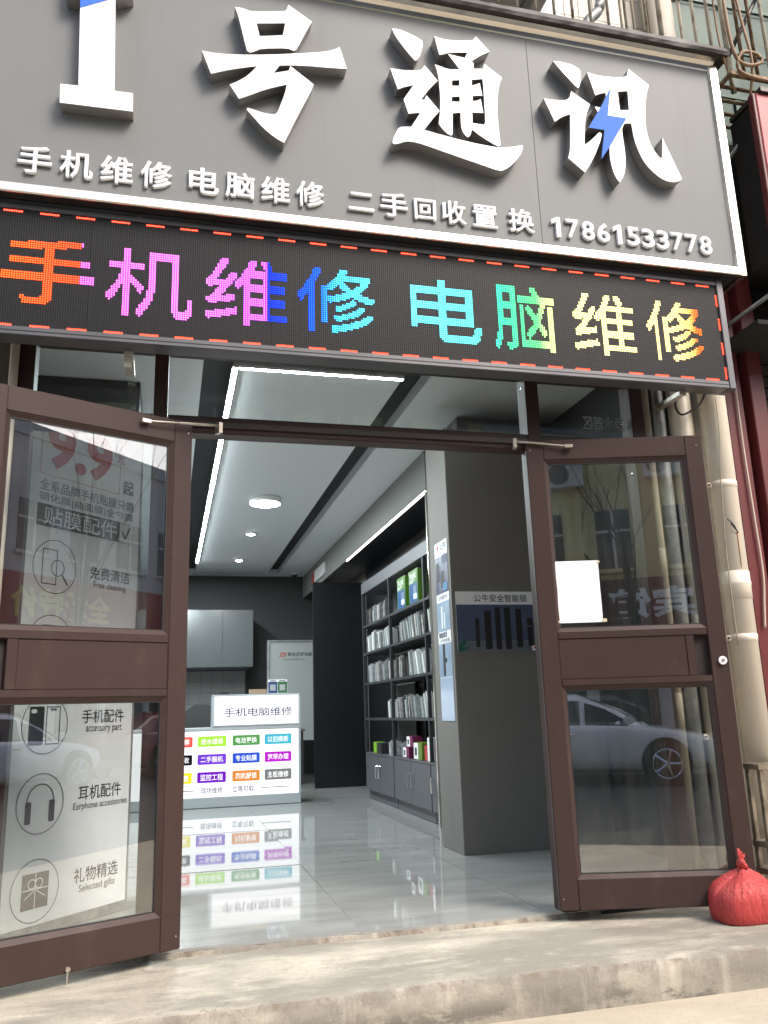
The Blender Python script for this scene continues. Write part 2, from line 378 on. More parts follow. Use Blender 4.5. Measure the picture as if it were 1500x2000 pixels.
# ================================================================== THE SETTING
def sheet(name, x0, x1, y0, y1, z, mt, kind='structure'):
    bm = bmesh.new(); bm.faces.new([bm.verts.new(p) for p in ((x0, y0, z), (x1, y0, z), (x1, y1, z), (x0, y1, z))])
    return tag(link(name, bm_mesh(bm, name), mt), kind=kind)
sheet('road', -400, 400, -400, -3.3, -.304, M_['asphalt'])
pv = box('pavement', -30, 30, -3.3, -.60, -.40, -.18, M_['paving'], bev=.012); tag(pv, kind='structure')
tag(box('far_pavement', -60, 60, -14.3, -12.2, -.40, -.18, M_['paving'], bev=.012), kind='structure')

def doorstep():
    rng = random.Random(3)
    prof = [(.02, -.03), (-.20, -.030), (-.45, -.031), (-.665, -.032), (-.688, -.038), (-.699, -.056), (-.702, -.11), (-.704, -.20)]
    n = 300; x0, x1 = -6, 6
    bm = bmesh.new(); rows = []
    j = [0.0]*len(prof)
    for i in range(n+1):
        x = x0+(x1-x0)*i/n
        for k in range(3, 6): j[k] = .6*j[k] + rng.uniform(-.0035, .0035)
        rows.append([bm.verts.new((x, y+j[k]+(.006*math.sin(x*1.7) if k > 2 else 0), z + (j[k]*.8 if k in (3, 4, 5) else 0))) for k, (y, z) in enumerate(prof)])
    for i in range(n):
        for k in range(len(prof)-1):
            f = bm.faces.new((rows[i][k], rows[i][k+1], rows[i+1][k+1], rows[i+1][k])); f.material_index = 1 if k >= 4 else 0; f.smooth = True
    me = bm_mesh(bm, 'doorstep'); me.materials.append(M_['concrete']); me.materials.append(M_['riser'])
    o = link('doorstep', me, None); tag(o, kind='structure')
    # ragged mortar bead along the tile edge
    bm = bmesh.new(); rows = []; mh = md = 0
    for i in range(181):
        x = -.2+2.2*i/180; mh = .8*mh+rng.uniform(-.003, .003); md = .85*md+rng.uniform(-.004, .004); h = -.015+mh*.6; d = .016+md*.7
        rows.append([bm.verts.new((x, -.001, h+.004)), bm.verts.new((x, -d*.6, h)), bm.verts.new((x, -d, -.031))])
    for i in range(180):
        for k in range(2): bm.faces.new((rows[i][k], rows[i][k+1], rows[i+1][k+1], rows[i+1][k]))
    me = bm_mesh(bm, 'mortar'); me.transform(Matrix.Translation(-o.location))
    me.materials.append(M_['riser']); mo = bpy.data.objects.new('mortar_bead', me); COL.objects.link(mo); mo.parent = o
doorstep()

# shop floor: slab with separate polished tiles
fl = box('shop_floor', -.95, 3.05, 0, 10, -.10, -.004, M_['grout']); tag(fl, kind='structure')
def floor_tiles():
    rng = random.Random(11); tx, ty = .88, 1.76
    for i in range(-2, 4):
        for j in range(6):
            x0, x1 = max(-.03+i*tx, -.95), min(-.03+(i+1)*tx, 3.0); y0, y1 = j*ty, min((j+1)*ty, 10)
            if x1-x0 < .02: continue
            bm = bmesh.new(); add_box(bm, x0+.001, x1-.001, y0+(.001 if j else -.004), y1-.001, -.012, 0)
            me = bm_mesh(bm, 'floor_tile'); c = Vector(((x0+x1)/2, (y0+y1)/2, 0)); me.transform(Matrix.Translation(-c)); me.materials.append(M_['tile'])
            o = bpy.data.objects.new('floor_tile', me); COL.objects.link(o); o.parent = fl
            o.location = c-fl.location; o.rotation_euler = (rad(rng.uniform(-.10, .10)), rad(rng.uniform(-.10, .10)), 0)
floor_tiles()

def struct(name, *a, **k): return tag(box(name, *a, **k), kind='structure')
struct('wall_left', -1.05, -.95, .10, 10, -.02, 3.3, M_['wallgrey'])
struct('wall_back', -1.05, 2.72, 10, 10.1, -.02, 3.3, M_['walldark'])
wr = struct('wall_right', 2.62, 2.72, 2.06, 10, -.02, 3.3, M_['wallgrey'])
box('wall_return', 2.725, 3.1, 2.06, 2.16, -.02, 3.3, M_['walldark'], wr)
struct('wall_front_bay', 3.0, 3.1, .21, 2.055, -.02, 3.3, M_['walldark'])
box('beam', 2.175, 2.615, 2.94, 9.995, 2.83, 3.195, M_['beamgrey'], wr)
box('niche_pier', 2.175, 2.615, 2.055, 2.915, 0, 3.19, M_['wallgrey'], wr)
box('niche_soffit', 2.19, 2.61, 2.945, 9.9, 2.818, 2.828, M_['black'], wr)
box('niche_back', 2.60, 2.618, 2.93, 7.14, .005, 2.815, M_['black'], wr)
box('trim_strip', 2.162, 2.19, 2.92, 6.40, 2.822, 2.836, M_['trim'], wr)
ns_ = thing('light_strip', 'thin warm white glow added as reflected gleam along the top trim of the shelf niche', 'strip light', (2.17, 4.6, 2.80), group='ceiling LED strips')  # no lamp: emissive strip added for the ceiling strip's reflection in the steel trim
box('diffuser', 2.161, 2.180, 2.945, 6.35, 2.803, 2.8215, emis('niche_trim_gleam', (1, .97, .88), 1.5), ns_)
box('trim_strip', 2.162, 2.19, 2.917, 2.938, .004, 2.804, M_['trim'], wr)
col = struct('column', 1.9, 2.995, 1.6, 2.05, .001, 2.93, M_['wallgrey'], bev=.004)
struct('left_column', -.94, -.24, 1.75, 2.3, .001, 3.195, M_['walldark'])
tag(box('black_partition', 1.87, 2.59, 7.16, 7.22, .001, 2.66, M_['black']), 'tall black board partition standing beyond the display shelves', 'partition')

# ceiling: outer boards, black trough and dropped centre board
ce = struct('ceiling', -1.0, 3.08, .10, 10.05, 3.302, 3.40, M_['ceildark'])
for a in ((-1.0, .17, .10, 10.0), (1.73, 3.04, .10, 10.0), (.171, 1.729, .10, 1.16), (.171, 1.729, 9.86, 10.0)):
    box('ceiling_board', *a, 3.2, 3.30, M_['ceil'], ce)
box('ceiling_centre_board', .385, 1.54, 1.36, 9.70, 3.196, 3.298, M_['ceil'], ce)
def strip(label, x0, x1, y0, y1, em):
    T_ = thing('light_strip', label, 'strip light', ((x0+x1)/2, (y0+y1)/2, 3.17), group='ceiling LED strips')
    box('channel', x0-.003, x1+.003, y0-.003, y1+.003, 3.176, 3.1955, M_['white'], T_)
    flat('diffuser', lambda a, b, c=0: Vector((a, b, 3.1745)), [rect(x0, y0, x1, y1)], 0, emis('strip_light_%d' % em, (.86, .97, 1), em), T_)
strip('long white LED strip running back along the ceiling trough', .362, .392, 1.345, 8.64, 200)
strip('short white LED strip across the ceiling just behind the transom glass', .40, 1.535, 1.335, 1.365, 40)
L = thing('ceiling_lamp', 'round white flush ceiling lamp, largest of the three in a row', 'ceiling lamp', (.96, 4.8, 3.13))
lathe('rim', [(.165, 3.1955), (.169, 3.16), (.168, 3.132), (.162, 3.130)], .96, 4.8, M_['white'], L, 40)
lathe('diffuser', [(.161, 3.1315), (.158, 3.129), (.12, 3.1265), (.05, 3.125)], .96, 4.8, emis('lamp_face', (.97, .99, 1), 40), L, seg=32)
for y, lab in ((6.6, 'small round ceiling spotlight between the big lamp and the farthest spot'), (8.47, 'small round ceiling spotlight farthest back, nearest the rear wall')):
    L = thing('spotlight', lab, 'spotlight', (.98, y, 3.17), group='recessed ceiling spots')
    lathe('rim', [(.075, 3.195), (.075, 3.185), (.05, 3.183)], .98, y, M_['white'], L, 20)
    lathe('lens', [(.05, 3.19), (.048, 3.178), (.02, 3.176)], .98, y, emis('spot_face', (1, .98, .94), 40), L, 20)

# ================================================================== SHOP FRONT
SF = thing('shop_front_frame', 'dark brown aluminium shop front frame with transom and side windows', 'shop front', (.85, 0, 0))
BR, BD = M_['brown'], M_['browndark']
for x0, x1 in ((-.70, -.63), (-.10, -.036), (1.80, 1.875), (2.42, 2.50)):
    box('post', x0, x1, -.035, .07, .0, 2.72, BR, SF, .003)
for (x0, x1) in ((-.63, -.10), (-.036, 1.80), (1.875, 2.42)):
    box('head_rail', x0+.001, x1-.001, -.03, .065, 2.236, 2.318, BR, SF, .004)
    box('top_rail', x0+.001, x1-.001, -.03, .065, 2.65, 2.72, BR, SF, .004)
    box('gasket', x0+.002, x1-.002, -.012, .02, 2.318, 2.326, M_['rubber'], SF)
    box('transom_pane', x0+.002, x1-.002, .010, .016, 2.326, 2.649, M_['clear'], SF)
box('head_rail_lip', -.036, 1.80, -.042, -.031, 2.262, 2.292, BD, SF, .002)
for (x0, x1) in ((-.63, -.10), (1.875, 2.42)):
    box('sill_rail', x0+.001, x1-.001, -.03, .065, .0, .09, BR, SF, .004)
    box('middle_rail', x0+.001, x1-.001, -.03, .065, 1.09, 1.19, BR, SF, .004)
    box('side_pane', x0+.002, x1-.002, .010, .016, .091, 1.089, M_['clear'], SF)
    box('side_pane', x0+.002, x1-.002, .010, .016, 1.191, 2.235, M_['clear'], SF)
# faint lettering film on the right transom pane, read from inside
text('window_lettering', '净水器区', XZ(.030), 2.16, 2.39, 2.41, 2.47, 0, mat('faded_film', (.42, .43, .42), .7), SF, mirror=True)

# facade wall round the shop front and above it
FW = thing('facade_wall', 'weathered rendered wall round the shop front behind the pipes', 'wall', (1, .1, 0))
box('wall', -6, -.70, .03, .2, -.2, 4.5, M_['dirtywall'], FW)
box('wall', 2.50, 3.05, .06, .2, -.2, 4.5, M_['dirtywall'], FW)
box('wall', -.70, 2.50, .03, .2, 2.72, 4.5, M_['dirtywall'], FW)

def door_leaf(name, label, hinge, ang, side):
    """side=+1: leaf runs to +x from the hinge; the leaf local x axis runs from hinge to free edge, street side is local -y"""
    W, H0, H1, T = .905, .02, 2.265, .048
    D = thing(name, label, 'door', (hinge[0], hinge[1], 0), 0, 'open glazed shop doors')
    D.rotation_euler = (0, 0, ang)
    s = side
    def bx(nm, u0, u1, z0, z1, mt, p=D, y0=-T/2, y1=T/2, bev=.003):
        a, b = sorted((u0*s, u1*s)); return box(nm, a, b, y0, y1, z0, z1, mt, p, bev, True)
    SW = .088
    bx('stile', 0, SW, H0, H1, BR); bx('stile', W-SW, W, H0, H1, BR)
    bx('rail', SW+.0005, W-SW-.0005, 2.158, H1, BR); bx('rail', SW+.0005, W-SW-.0005, H0, .150, BR)
    bx('rail', SW+.0005, W-SW-.0005, 1.243, 1.277, BR); bx('rail', SW+.0005, W-SW-.0005, 1.018, 1.050, BR)
    bx('lock_panel', SW+.0005, W-SW-.11, 1.0505, 1.2425, BR, y0=-T/2+.004, y1=T/2-.004, bev=.002)
    bx('lock_panel_edge', W-SW-.1095, W-SW-.07, 1.0505, 1.2425, BR, y0=-T/2+.001, y1=T/2-.004, bev=.002)
    bx('finger_recess', W-SW-.0695, W-SW-.0005, 1.0505, 1.2425, BD, y0=-T/2+.030, y1=T/2-.004, bev=0)
    for z0, z1 in ((.150, 1.018), (1.277, 2.158)):
        u0, u1 = SW, W-SW; bw = .02
        bm = bmesh.new()                                   # chamfered glazing bead, street side and shop side
        for sg in (-1, 1):
            o = [(u0, z0), (u1, z0), (u1, z1), (u0, z1)]; i = [(u0+bw, z0+bw), (u1-bw, z0+bw), (u1-bw, z1-bw), (u0+bw, z1-bw)]
            ov = [bm.verts.new((a*s, sg*(T/2-.003), b)) for a, b in o]; iv = [bm.verts.new((a*s, sg*.008, b)) for a, b in i]
            for k in range(4): bm.faces.new((ov[k], ov[(k+1) % 4], iv[(k+1) % 4], iv[k]))
        link('glazing_bead', bm_mesh(bm, 'bead'), BR, D, True)
        g = bmesh.new()
        for a0, a1, b0, b1 in ((u0+bw, u1-bw, z0+bw, z0+bw+.004), (u0+bw, u1-bw, z1-bw-.004, z1-bw), (u0+bw, u0+bw+.004, z0+bw, z1-bw), (u1-bw-.004, u1-bw, z0+bw, z1-bw)):
            xs = sorted((a0*s, a1*s)); add_box(g, xs[0], xs[1], -.0078, .0078, b0, b1)
        link('gasket', bm_mesh(g, 'gasket'), M_['rubber'], D, True)
        bx('glass_pane', u0+bw+.001, u1-bw-.001, z0+bw+.001, z1-bw-.001, M_['glass'], y0=-.003, y1=.003, bev=0)
    # mitre lines, lock and bolts
    for z in (H1-.107, .152):
        bx('joint_line', .0, SW, z-.0007, z+.0007, BD, y0=-T/2-.0008, y1=-T/2+.001, bev=0)
    for u in (.02, W-.03):
        for z in (.07, 2.21):
            bm = bmesh.new(); add_tube(bm, [(u*s, -T/2-.002, z), (u*s, -T/2+.002, z)], .003, 8); link('screw', bm_mesh(bm), M_['alu'], D, True)
    return D, T
DL, T = door_leaf('door_leaf', 'open brown glazed door leaf in front of the white banner', (.07, -.06), rad(25), -1)
DR, T = door_leaf('door_leaf', 'open brown glazed door leaf with white paper taped on its glass', (1.765, -.06), rad(-15), 1)
# round lock cylinder on the right leaf, floor bolt on the left
lk = []
bm = bmesh.new(); add_tube(bm, [(.872, -T/2, 1.117), (.872, -T/2-.010, 1.117)], .020, 20); c = link('lock_cylinder', bm_mesh(bm), M_['white'], DR, True)
bm = bmesh.new(); add_tube(bm, [(.872, -T/2-.010, 1.117), (.872, -T/2-.013, 1.117)], .008, 14); link('keyhole', bm_mesh(bm), M_['alu'], c, True)
bm = bmesh.new(); add_tube(bm, [(-.453, -T/2-.001, .035), (-.453, -T/2-.012, .035)], .009, 14); add_tube(bm, [(-.453, -T/2-.008, .03), (-.455, -T/2-.009, -.015)], .003, 8)
link('floor_bolt', bm_mesh(bm), M_['alu'], DL, True)
# door closers: two-piece arms from head rail to leaf
def closer(leaf, u, side, xw):
    A = leaf.matrix_basis @ Vector((u*side, -T/2-.02, 2.222)); B = Vector((xw, -.075, 2.262))
    inv = leaf.matrix_basis.inverted(); g = lambda p: inv @ p
    bm = bmesh.new(); add_tube(bm, [g(A), g(A.lerp(B, .45))], .004, 8); add_tube(bm, [g(A.lerp(B, .45)), g(B)], .006, 8)
    link('closer_arm', bm_mesh(bm), M_['alu'], leaf, True)
    bm = bmesh.new(); vs = add_box(bm, -.020, .020, -.008, .008, -.008, .008); bmesh.ops.translate(bm, verts=vs, vec=g(A)); link('closer_shoe', bm_mesh(bm), M_['alu'], leaf, True)
    bm = bmesh.new(); vs = add_box(bm, -.009, .009, -.022, .022, -.04, .010); bmesh.ops.translate(bm, verts=vs, vec=g(B)); link('closer_bracket', bm_mesh(bm), M_['alu'], leaf, True)
bpy.context.view_layer.update()
closer(DL, .235, -1, .20); closer(DR, .215, 1, 1.70)
# white sheet of paper taped to the right leaf glass
def leafF(D, s, y): 
    mw = D.matrix_basis.copy()
    return lambda a, b, c=0: mw @ Vector((a*s, y-c, b))
FR = leafF(DR, 1, -.005)
PP = thing('paper_sheet', 'blank white paper sheet taped to the right door glass', 'paper', FR(.2, 1.32))
rg = random.Random(5); bm = bmesh.new(); grid = []
for i in range(9):
    grid.append([bm.verts.new(FR(.100+.218*i/8+(.004 if j == 12 else 0)*i/8, 1.322+.308*j/12, .0015+.004*math.sin(i*.9+.3)*math.sin(j*.5)**2+.003)) for j in range(13)])
for i in range(8):
    for j in range(12): bm.faces.new((grid[i][j], grid[i+1][j], grid[i+1][j+1], grid[i][j+1]))
ps = link('sheet', bm_mesh(bm), M_['paper'], PP, False, True)
for a, b, w_, h_ in ((.318, 1.322, .022, .016), (.092, 1.322, .016, .014), (.315, 1.618, .016, .008)):
    flat('tape', FR, [rect(a-.004, b, a-.004+w_, b+h_)], .009, M_['tape'], PP)

# ================================================================== SHOP SIGN
GL = {
 'hao_top':"0.224,4.275 0.242,4.278 0.271,4.275 0.304,4.266 0.466,4.302 0.476,4.312 0.485,4.345 0.603,4.269 0.583,4.229 0.526,4.094 0.518,4.083 0.508,4.079 0.478,4.088 0.35,4.06 0.317,4.035 0.298,4.027 0.285,4.035 0.28,4.051 0.242,4.224 0.233,4.252",
 'hao_hole':"0.329,4.202 0.469,4.232 0.457,4.159 0.344,4.13",
 'hao_low':"0.073,3.994 0.12,3.992 0.196,3.997 0.303,4.015 0.426,4.042 0.526,4.067 0.627,4.093 0.684,4.112 0.715,4.129 0.74,4.147 0.774,4.024 0.688,4.014 0.591,4.006 0.5,3.993 0.441,3.981 0.412,3.932 0.485,3.96 0.493,3.988 0.607,3.903 0.592,3.859 0.528,3.713 0.462,3.552 0.416,3.575 0.363,3.617 0.324,3.661 0.285,3.705 0.289,3.715 0.305,3.714 0.353,3.702 0.391,3.699 0.418,3.702 0.428,3.712 0.438,3.737 0.465,3.822 0.476,3.879 0.421,3.855 0.362,3.826 0.304,3.79 0.249,3.758 0.204,3.829 0.241,3.853 0.279,3.886 0.308,3.92 0.332,3.956 0.264,3.934 0.192,3.907 0.117,3.873",
 'tong_dot':"1.016,4.313 1.034,4.317 1.074,4.313 1.125,4.297 1.16,4.281 1.175,4.269 1.176,4.249 1.17,4.213 1.155,4.169 1.141,4.146 1.131,4.142 1.104,4.171 1.056,4.234 1.027,4.28",
 'tong_walk':"0.998,4.071 1.065,4.071 1.126,4.082 1.164,4.093 1.181,4.124 1.247,4.043 1.208,3.996 1.176,3.95 1.153,3.913 1.172,3.917 1.182,3.944 1.249,3.864 1.204,3.804 1.161,3.738 1.311,3.717 1.427,3.704 1.541,3.699 1.572,3.703 1.631,3.715 1.69,3.735 1.691,3.715 1.669,3.666 1.623,3.609 1.579,3.572 1.552,3.562 1.486,3.577 1.326,3.613 1.207,3.641 1.143,3.656 1.089,3.661 1.059,3.656 1.029,3.639 1.004,3.631 0.995,3.637 0.997,3.657 1.012,3.694 1.027,3.724 1.043,3.738 1.095,3.745 1.146,3.836 1.084,3.82 1.061,3.899 1.117,3.993 1.071,3.975 1.033,3.953",
 'tong_yong':"1.242,4.314 1.28,4.305 1.342,4.306 1.412,4.319 1.455,4.332 1.473,4.358 1.545,4.278 1.492,4.244 1.439,4.198 1.449,4.188 1.448,4.153 1.5,4.163 1.51,4.195 1.604,4.128 1.585,4.082 1.571,4.004 1.563,3.91 1.564,3.813 1.569,3.715 1.554,3.705 1.521,3.719 1.466,3.749 1.416,3.783 1.41,3.757 1.401,3.739 1.391,3.733 1.374,3.748 1.362,3.774 1.359,3.807 1.361,3.874 1.317,3.862 1.313,3.76 1.311,3.738 1.301,3.728 1.277,3.741 1.253,3.767 1.24,3.79 1.251,3.856 1.257,3.948 1.254,4.038 1.249,4.095 1.237,4.14 1.266,4.133 1.312,4.123 1.371,4.134 1.312,4.217 1.403,4.211 1.42,4.247 1.36,4.237 1.307,4.222 1.264,4.202",
 'tong_h1':"1.324,4.059 1.366,4.069 1.364,4.033 1.323,4.027",
 'tong_h2':"1.319,3.96 1.362,3.97 1.36,3.937 1.317,3.932",
 'tong_h3':"1.434,4.084 1.495,4.099 1.495,3.961 1.493,3.841 1.486,3.822 1.422,3.822 1.425,3.885 1.486,3.893 1.476,3.975 1.459,3.962 1.431,3.953 1.432,3.986 1.487,3.996 1.476,4.072 1.457,4.059 1.432,4.048",
 'xun_dot':"1.909,4.29 1.962,4.294 2.016,4.288 2.051,4.275 2.067,4.255 2.067,4.226 2.059,4.179 2.045,4.145 2.031,4.149 1.99,4.195 1.946,4.242",
 'xun_left':"1.834,4.042 1.887,4.042 1.947,4.049 1.978,4.062 1.99,4.083 1.999,4.116 2.104,4.052 2.079,3.996 2.063,3.936 2.046,3.791 2.073,3.813 2.113,3.853 2.134,3.879 2.146,3.886 2.156,3.876 2.14,3.823 2.087,3.709 2.033,3.626 1.944,3.698 1.957,3.738 1.964,3.789 1.98,3.97 1.931,3.946 1.886,3.908",
 'xun_right':"2.107,4.256 2.165,4.247 2.239,4.25 2.302,4.259 2.341,4.271 2.352,4.282 2.363,4.326 2.48,4.243 2.456,4.172 2.439,4.084 2.43,3.998 2.432,3.927 2.442,3.871 2.459,3.83 2.485,3.792 2.499,3.78 2.509,3.793 2.524,3.914 2.615,3.67 2.592,3.653 2.554,3.642 2.504,3.646 2.452,3.677 2.403,3.726 2.373,3.784 2.349,3.869 2.342,3.974 2.3,3.967 2.28,3.931 2.281,3.871 2.285,3.765 2.275,3.688 2.259,3.636 2.232,3.595 2.214,3.617 2.196,3.67 2.189,3.744 2.195,3.813 2.2,3.94 2.152,4.002 2.131,4.04 2.141,4.045 2.18,4.039 2.204,4.095 2.206,4.144 2.178,4.135 2.142,4.116",
 'xun_hole':"2.281,4.164 2.343,4.18 2.338,4.057 2.281,4.046",
 'bolt':"2.237,4.182 2.201,3.997 2.313,3.998 2.192,3.8 2.135,3.718 2.172,3.901 2.079,3.901 2.169,4.05",
 'one':"-0.537,3.599 -0.225,3.606 -0.229,3.703 -0.308,3.702 -0.326,4.198 -0.249,4.236 -0.253,4.428 -0.552,4.383 -0.541,4.165 -0.479,4.164 -0.464,3.701 -0.54,3.697",
 'oneblue':"-0.477,4.119 -0.36,4.188 -0.329,4.212 -0.334,4.322 -0.486,4.288",
}
GL = {k: [tuple(map(float, q.split(','))) for q in v.split()] for k, v in GL.items()}
SG = thing('shop_sign', 'large grey fascia sign with raised white lettering and steel trim above the LED display', 'sign', (1, -.3, 3.18))
YP = -.395
for a, b in ((-3.2, -.95), (-.948, 1.789), (1.791, 2.946)):
    box('sign_panel', a, b, YP, -.30, 3.196, 4.51, M_['panel'], SG, .0008)
box('sign_box', -3.2, 2.96, -.295, -.10, 3.18, 4.52, M_['void'], SG)
def trim(name, pts, x0, x1, mt):
    bm = bmesh.new(); a = [bm.verts.new((x0, y, z)) for y, z in pts]; b = [bm.verts.new((x1, y, z)) for y, z in pts]
    for i in range(len(pts)): j = (i+1) % len(pts); bm.faces.new((a[i], a[j], b[j], b[i]))
    bm.faces.new(a); bm.faces.new(b); return link(name, bm_mesh(bm), mt, SG)
trim('bottom_trim', [(-.394, 3.211), (-.412, 3.205), (-.420, 3.162), (-.415, 3.157), (-.408, 3.157), (-.406, 3.195), (-.394, 3.195)], -3.2, 2.945, M_['steel'])
bm = bmesh.new()                                             # right-hand trim, same section turned upright
pts = [(-.394, 2.924), (-.412, 2.932), (-.420, 2.973), (-.415, 2.98), (-.12, 2.98), (-.12, 2.962), (-.29, 2.962), (-.29, 2.947), (-.394, 2.947)]
a = [bm.verts.new((x, y, 3.157)) for y, x in pts]; b = [bm.verts.new((x, y, 4.50)) for y, x in pts]
for i in range(len(pts)): j = (i+1) % len(pts); bm.faces.new((a[i], a[j], b[j], b[i]))
bm.faces.new(a); bm.faces.new(b); link('side_trim', bm_mesh(bm), M_['steel'], SG)
cv = [(-.394, 4.468), (-.398, 4.480), (-.410, 4.497), (-.430, 4.510), (-.456, 4.516), (-.456, 4.524), (-.394, 4.524)]
trim('cove_trim', cv, -3.2, 2.955, M_['steel'])
bm = bmesh.new(); rows = []; rg = random.Random(9); jz = 0
for i in range(130):
    x = -3.2+6.23*i/129; jz = .7*jz+rg.uniform(-.003, .003)
    rows.append([bm.verts.new(p) for p in ((x, -.30, 4.525), (x, -.478+jz*.5, 4.525), (x, -.485+jz, 4.545+jz), (x, -.47, 4.585+jz), (x, -.10, 4.60))])
for i in range(129):
    for k in range(4): bm.faces.new((rows[i][k], rows[i][k+1], rows[i+1][k+1], rows[i+1][k]))
bm.faces.new(rows[-1]); link('top_cap', bm_mesh(bm), M_['cap'], SG)
box('underside', -3.2, 2.94, -.4055, -.10, 3.160, 3.176, M_['void'], SG)
WH, SD = M_['white'], M_['side']
def glyph(nm, k, holes=()): return poly_solid(nm, smooth_poly(GL[k]), [GL[h] for h in holes], -.460, YP-.001, WH, SD, SG)
poly_solid('letter_face', GL['one'], [], -.460, YP-.001, WH, SD, SG)
glyph('letter_face', 'hao_top', ['hao_hole']); glyph('letter_face', 'hao_low')
glyph('letter_face', 'tong_dot'); glyph('letter_face', 'tong_walk'); glyph('letter_face', 'tong_yong', ['tong_h1', 'tong_h2', 'tong_h3'])
glyph('letter_face', 'xun_dot'); glyph('letter_face', 'xun_left'); glyph('letter_face', 'xun_right', ['xun_hole'])
poly_solid('lightning_bolt', GL['bolt'], [], -.465, YP-.001, M_['blue'], SD, SG)
flat('blue_film', XZ(-.460), [GL['oneblue']], .002, M_['blue'], SG)
def small(s, xs, x1, z0, z1, adv):
    for ch, x in zip(s, xs): text('small_letter', ch, XZ(YP), x, z0, x+adv, z1, .001, M_['white'], SG, thick=.016, bevel=.021, offset=0)
def run(n, x0, x1, w): return [x0+(x1-w-x0)*i/(n-1) for i in range(n)]
small('手机维修', run(4, -.70, -.045, .140), 0, 3.262, 3.400, .140)
small('电脑维修', run(4, .029, .66, .136), 0, 3.262, 3.398, .136)
for ch, a, b, z0, z1 in (('二', .778, .905, 3.275, 3.372), ('手', .935, 1.075, 3.262, 3.395), ('回', 1.108, 1.220, 3.267, 3.382), ('收', 1.250, 1.378, 3.262, 3.393), ('置', 1.412, 1.545, 3.265, 3.390), ('换', 1.605, 1.745, 3.262, 3.395)):
    text('small_letter', ch, XZ(YP), a, z0, b, z1, .001, WH, SG, thick=.016, bevel=.021, offset=0)
for ch, x in zip('17861533778', run(11, 1.836, 2.786, .074)):
    if ch == '1':
        pts = [(.030, 0), (.054, 0), (.054, .112), (.036, .112), (.006, .094), (.006, .071), (.030, .084)]
        poly_solid('small_letter', [(x+u, 3.262+v) for u, v in pts], [], YP-.017, YP-.001, WH, WH, SG)
    else: text('small_letter', ch, XZ(YP), x, 3.262, x+.074, 3.374, .001, WH, SG, thick=.016, bevel=.030, offset=0)

# ================================================================== LED DISPLAY
LD = thing('led_display', 'long black LED matrix display glowing with rainbow coloured characters', 'LED display', (1, -.28, 2.49))
LF = M_['ledframe']; KL = .9695; YL = -.360                   # measured at y=-.25, stands at y=YL
lx = lambda v: v*KL
lz = lambda v: .9237+(v-.9237)*KL
YB_ = YL+.10
box('frame_rail', -1.6, lx(2.9045), YL, YB_, lz(3.183), lz(3.228), LF, LD, .003)
box('frame_rail', -1.6, lx(2.9045), YL, YB_, lz(2.569), lz(2.610), LF, LD, .003)
box('frame_rail', lx(2.905), lx(2.945), YL-.002, YB_+.002, lz(2.568), lz(3.229), LF, LD, .003)
for z in (3.207, 2.589): box('frame_groove', -1.6, lx(2.90), YL-.0015, YL+.001, lz(z)-.0015, lz(z)+.0015, M_['rubber'], LD)
box('back_box', -1.6, lx(2.94), YB_-.02, YB_-.002, lz(2.62), lz(3.18), M_['void'], LD)
for i in range(5):                                            # matrix modules butted side by side
    x1 = lx(2.905)-i*.80
    for z0, z1 in ((lz(2.610), lz(2.8965)-.0005), (lz(2.8965)+.0005, lz(3.183))):
        box('matrix_module', x1-.7992, x1-.0005, YL+.010, YL+.07, z0, z1, M_['ledblack'], LD)
PX = .0103*KL; R0, C1 = lz(2.6165), lx(2.897)                  # dot grid: rows up from R0, columns left from C1
NR = 55
def dotgrid(name, cells, size, mt, parent, y, n=4):
    bm = bmesh.new()
    for (c, r) in cells:
        x, z = C1-c*PX, R0+r*PX
        bm.faces.new([bm.verts.new((x+size*math.cos(2*math.pi*(k+.5)/n), y, z+size*math.sin(2*math.pi*(k+.5)/n))) for k in range(n)])
    me = bpy.data.meshes.new(name); bm.to_mesh(me); bm.free()
    o = link(name, me, mt, parent); o['kind'] = 'stuff'
    return o
dotgrid('unlit_dots', [(c, r) for c in range(368) for r in range(NR)], .0036, M_['leddot'], LD, YL+.0088, 4)
STOPS = [(-.80, (1, .20, .06)), (-.44, (1, .15, .07)), (-.43, (.95, .22, .80)), (.10, (.95, .26, .95)), (.30, (.80, .20, 1)), (.40, (.85, .22, .95)), (.41, (.04, .08, 1)), (.66, (.05, .18, 1)), (.76, (.14, .62, .95)),
         (1.10, (.22, .78, .95)), (1.45, (.20, .82, .80)), (1.60, (.12, .74, .42)), (1.80, (.20, .76, .30)), (1.86, (.68, .84, .36)), (2.10, (.88, .86, .42)), (2.60, (1, .82, .38)), (2.70, (1, .68, .26)), (2.745, (1, .24, .08)), (2.95, (1, .16, .06))]
def led_color(x):
    for (a, ca), (b, cb) in zip(STOPS, STOPS[1:]):
        if x <= b:
            t = max(0, (x-a)/(b-a)); return tuple((p+(q-p)*t)**1.5 for p, q in zip(ca, cb))
    return STOPS[-1][1]
def ledmat():
    M = bpy.data.materials.new('lit_led'); M.use_nodes = True; t = M.node_tree; t.nodes.clear()
    o = t.nodes.new('ShaderNodeOutputMaterial'); e = t.nodes.new('ShaderNodeEmission'); a = t.nodes.new('ShaderNodeAttribute'); a.attribute_name = 'led'
    e.inputs[1].default_value = 2.5; t.links.new(a.outputs['Color'], e.inputs[0]); t.links.new(e.outputs[0], o.inputs[0]); return M
LM = ledmat()
def lit(name, cells, colf, rad_=.0041):
    o = dotgrid(name, cells, rad_, LM, LD, YL+.0070, 8)
    me = o.data; at = me.color_attributes.new('led', 'FLOAT_COLOR', 'CORNER')
    for f, (c, r) in zip(me.polygons, cells):
        q = colf((C1-c*PX)/KL)
        for li in f.loop_indices: at.data[li].color = (*q, 1)
    return o
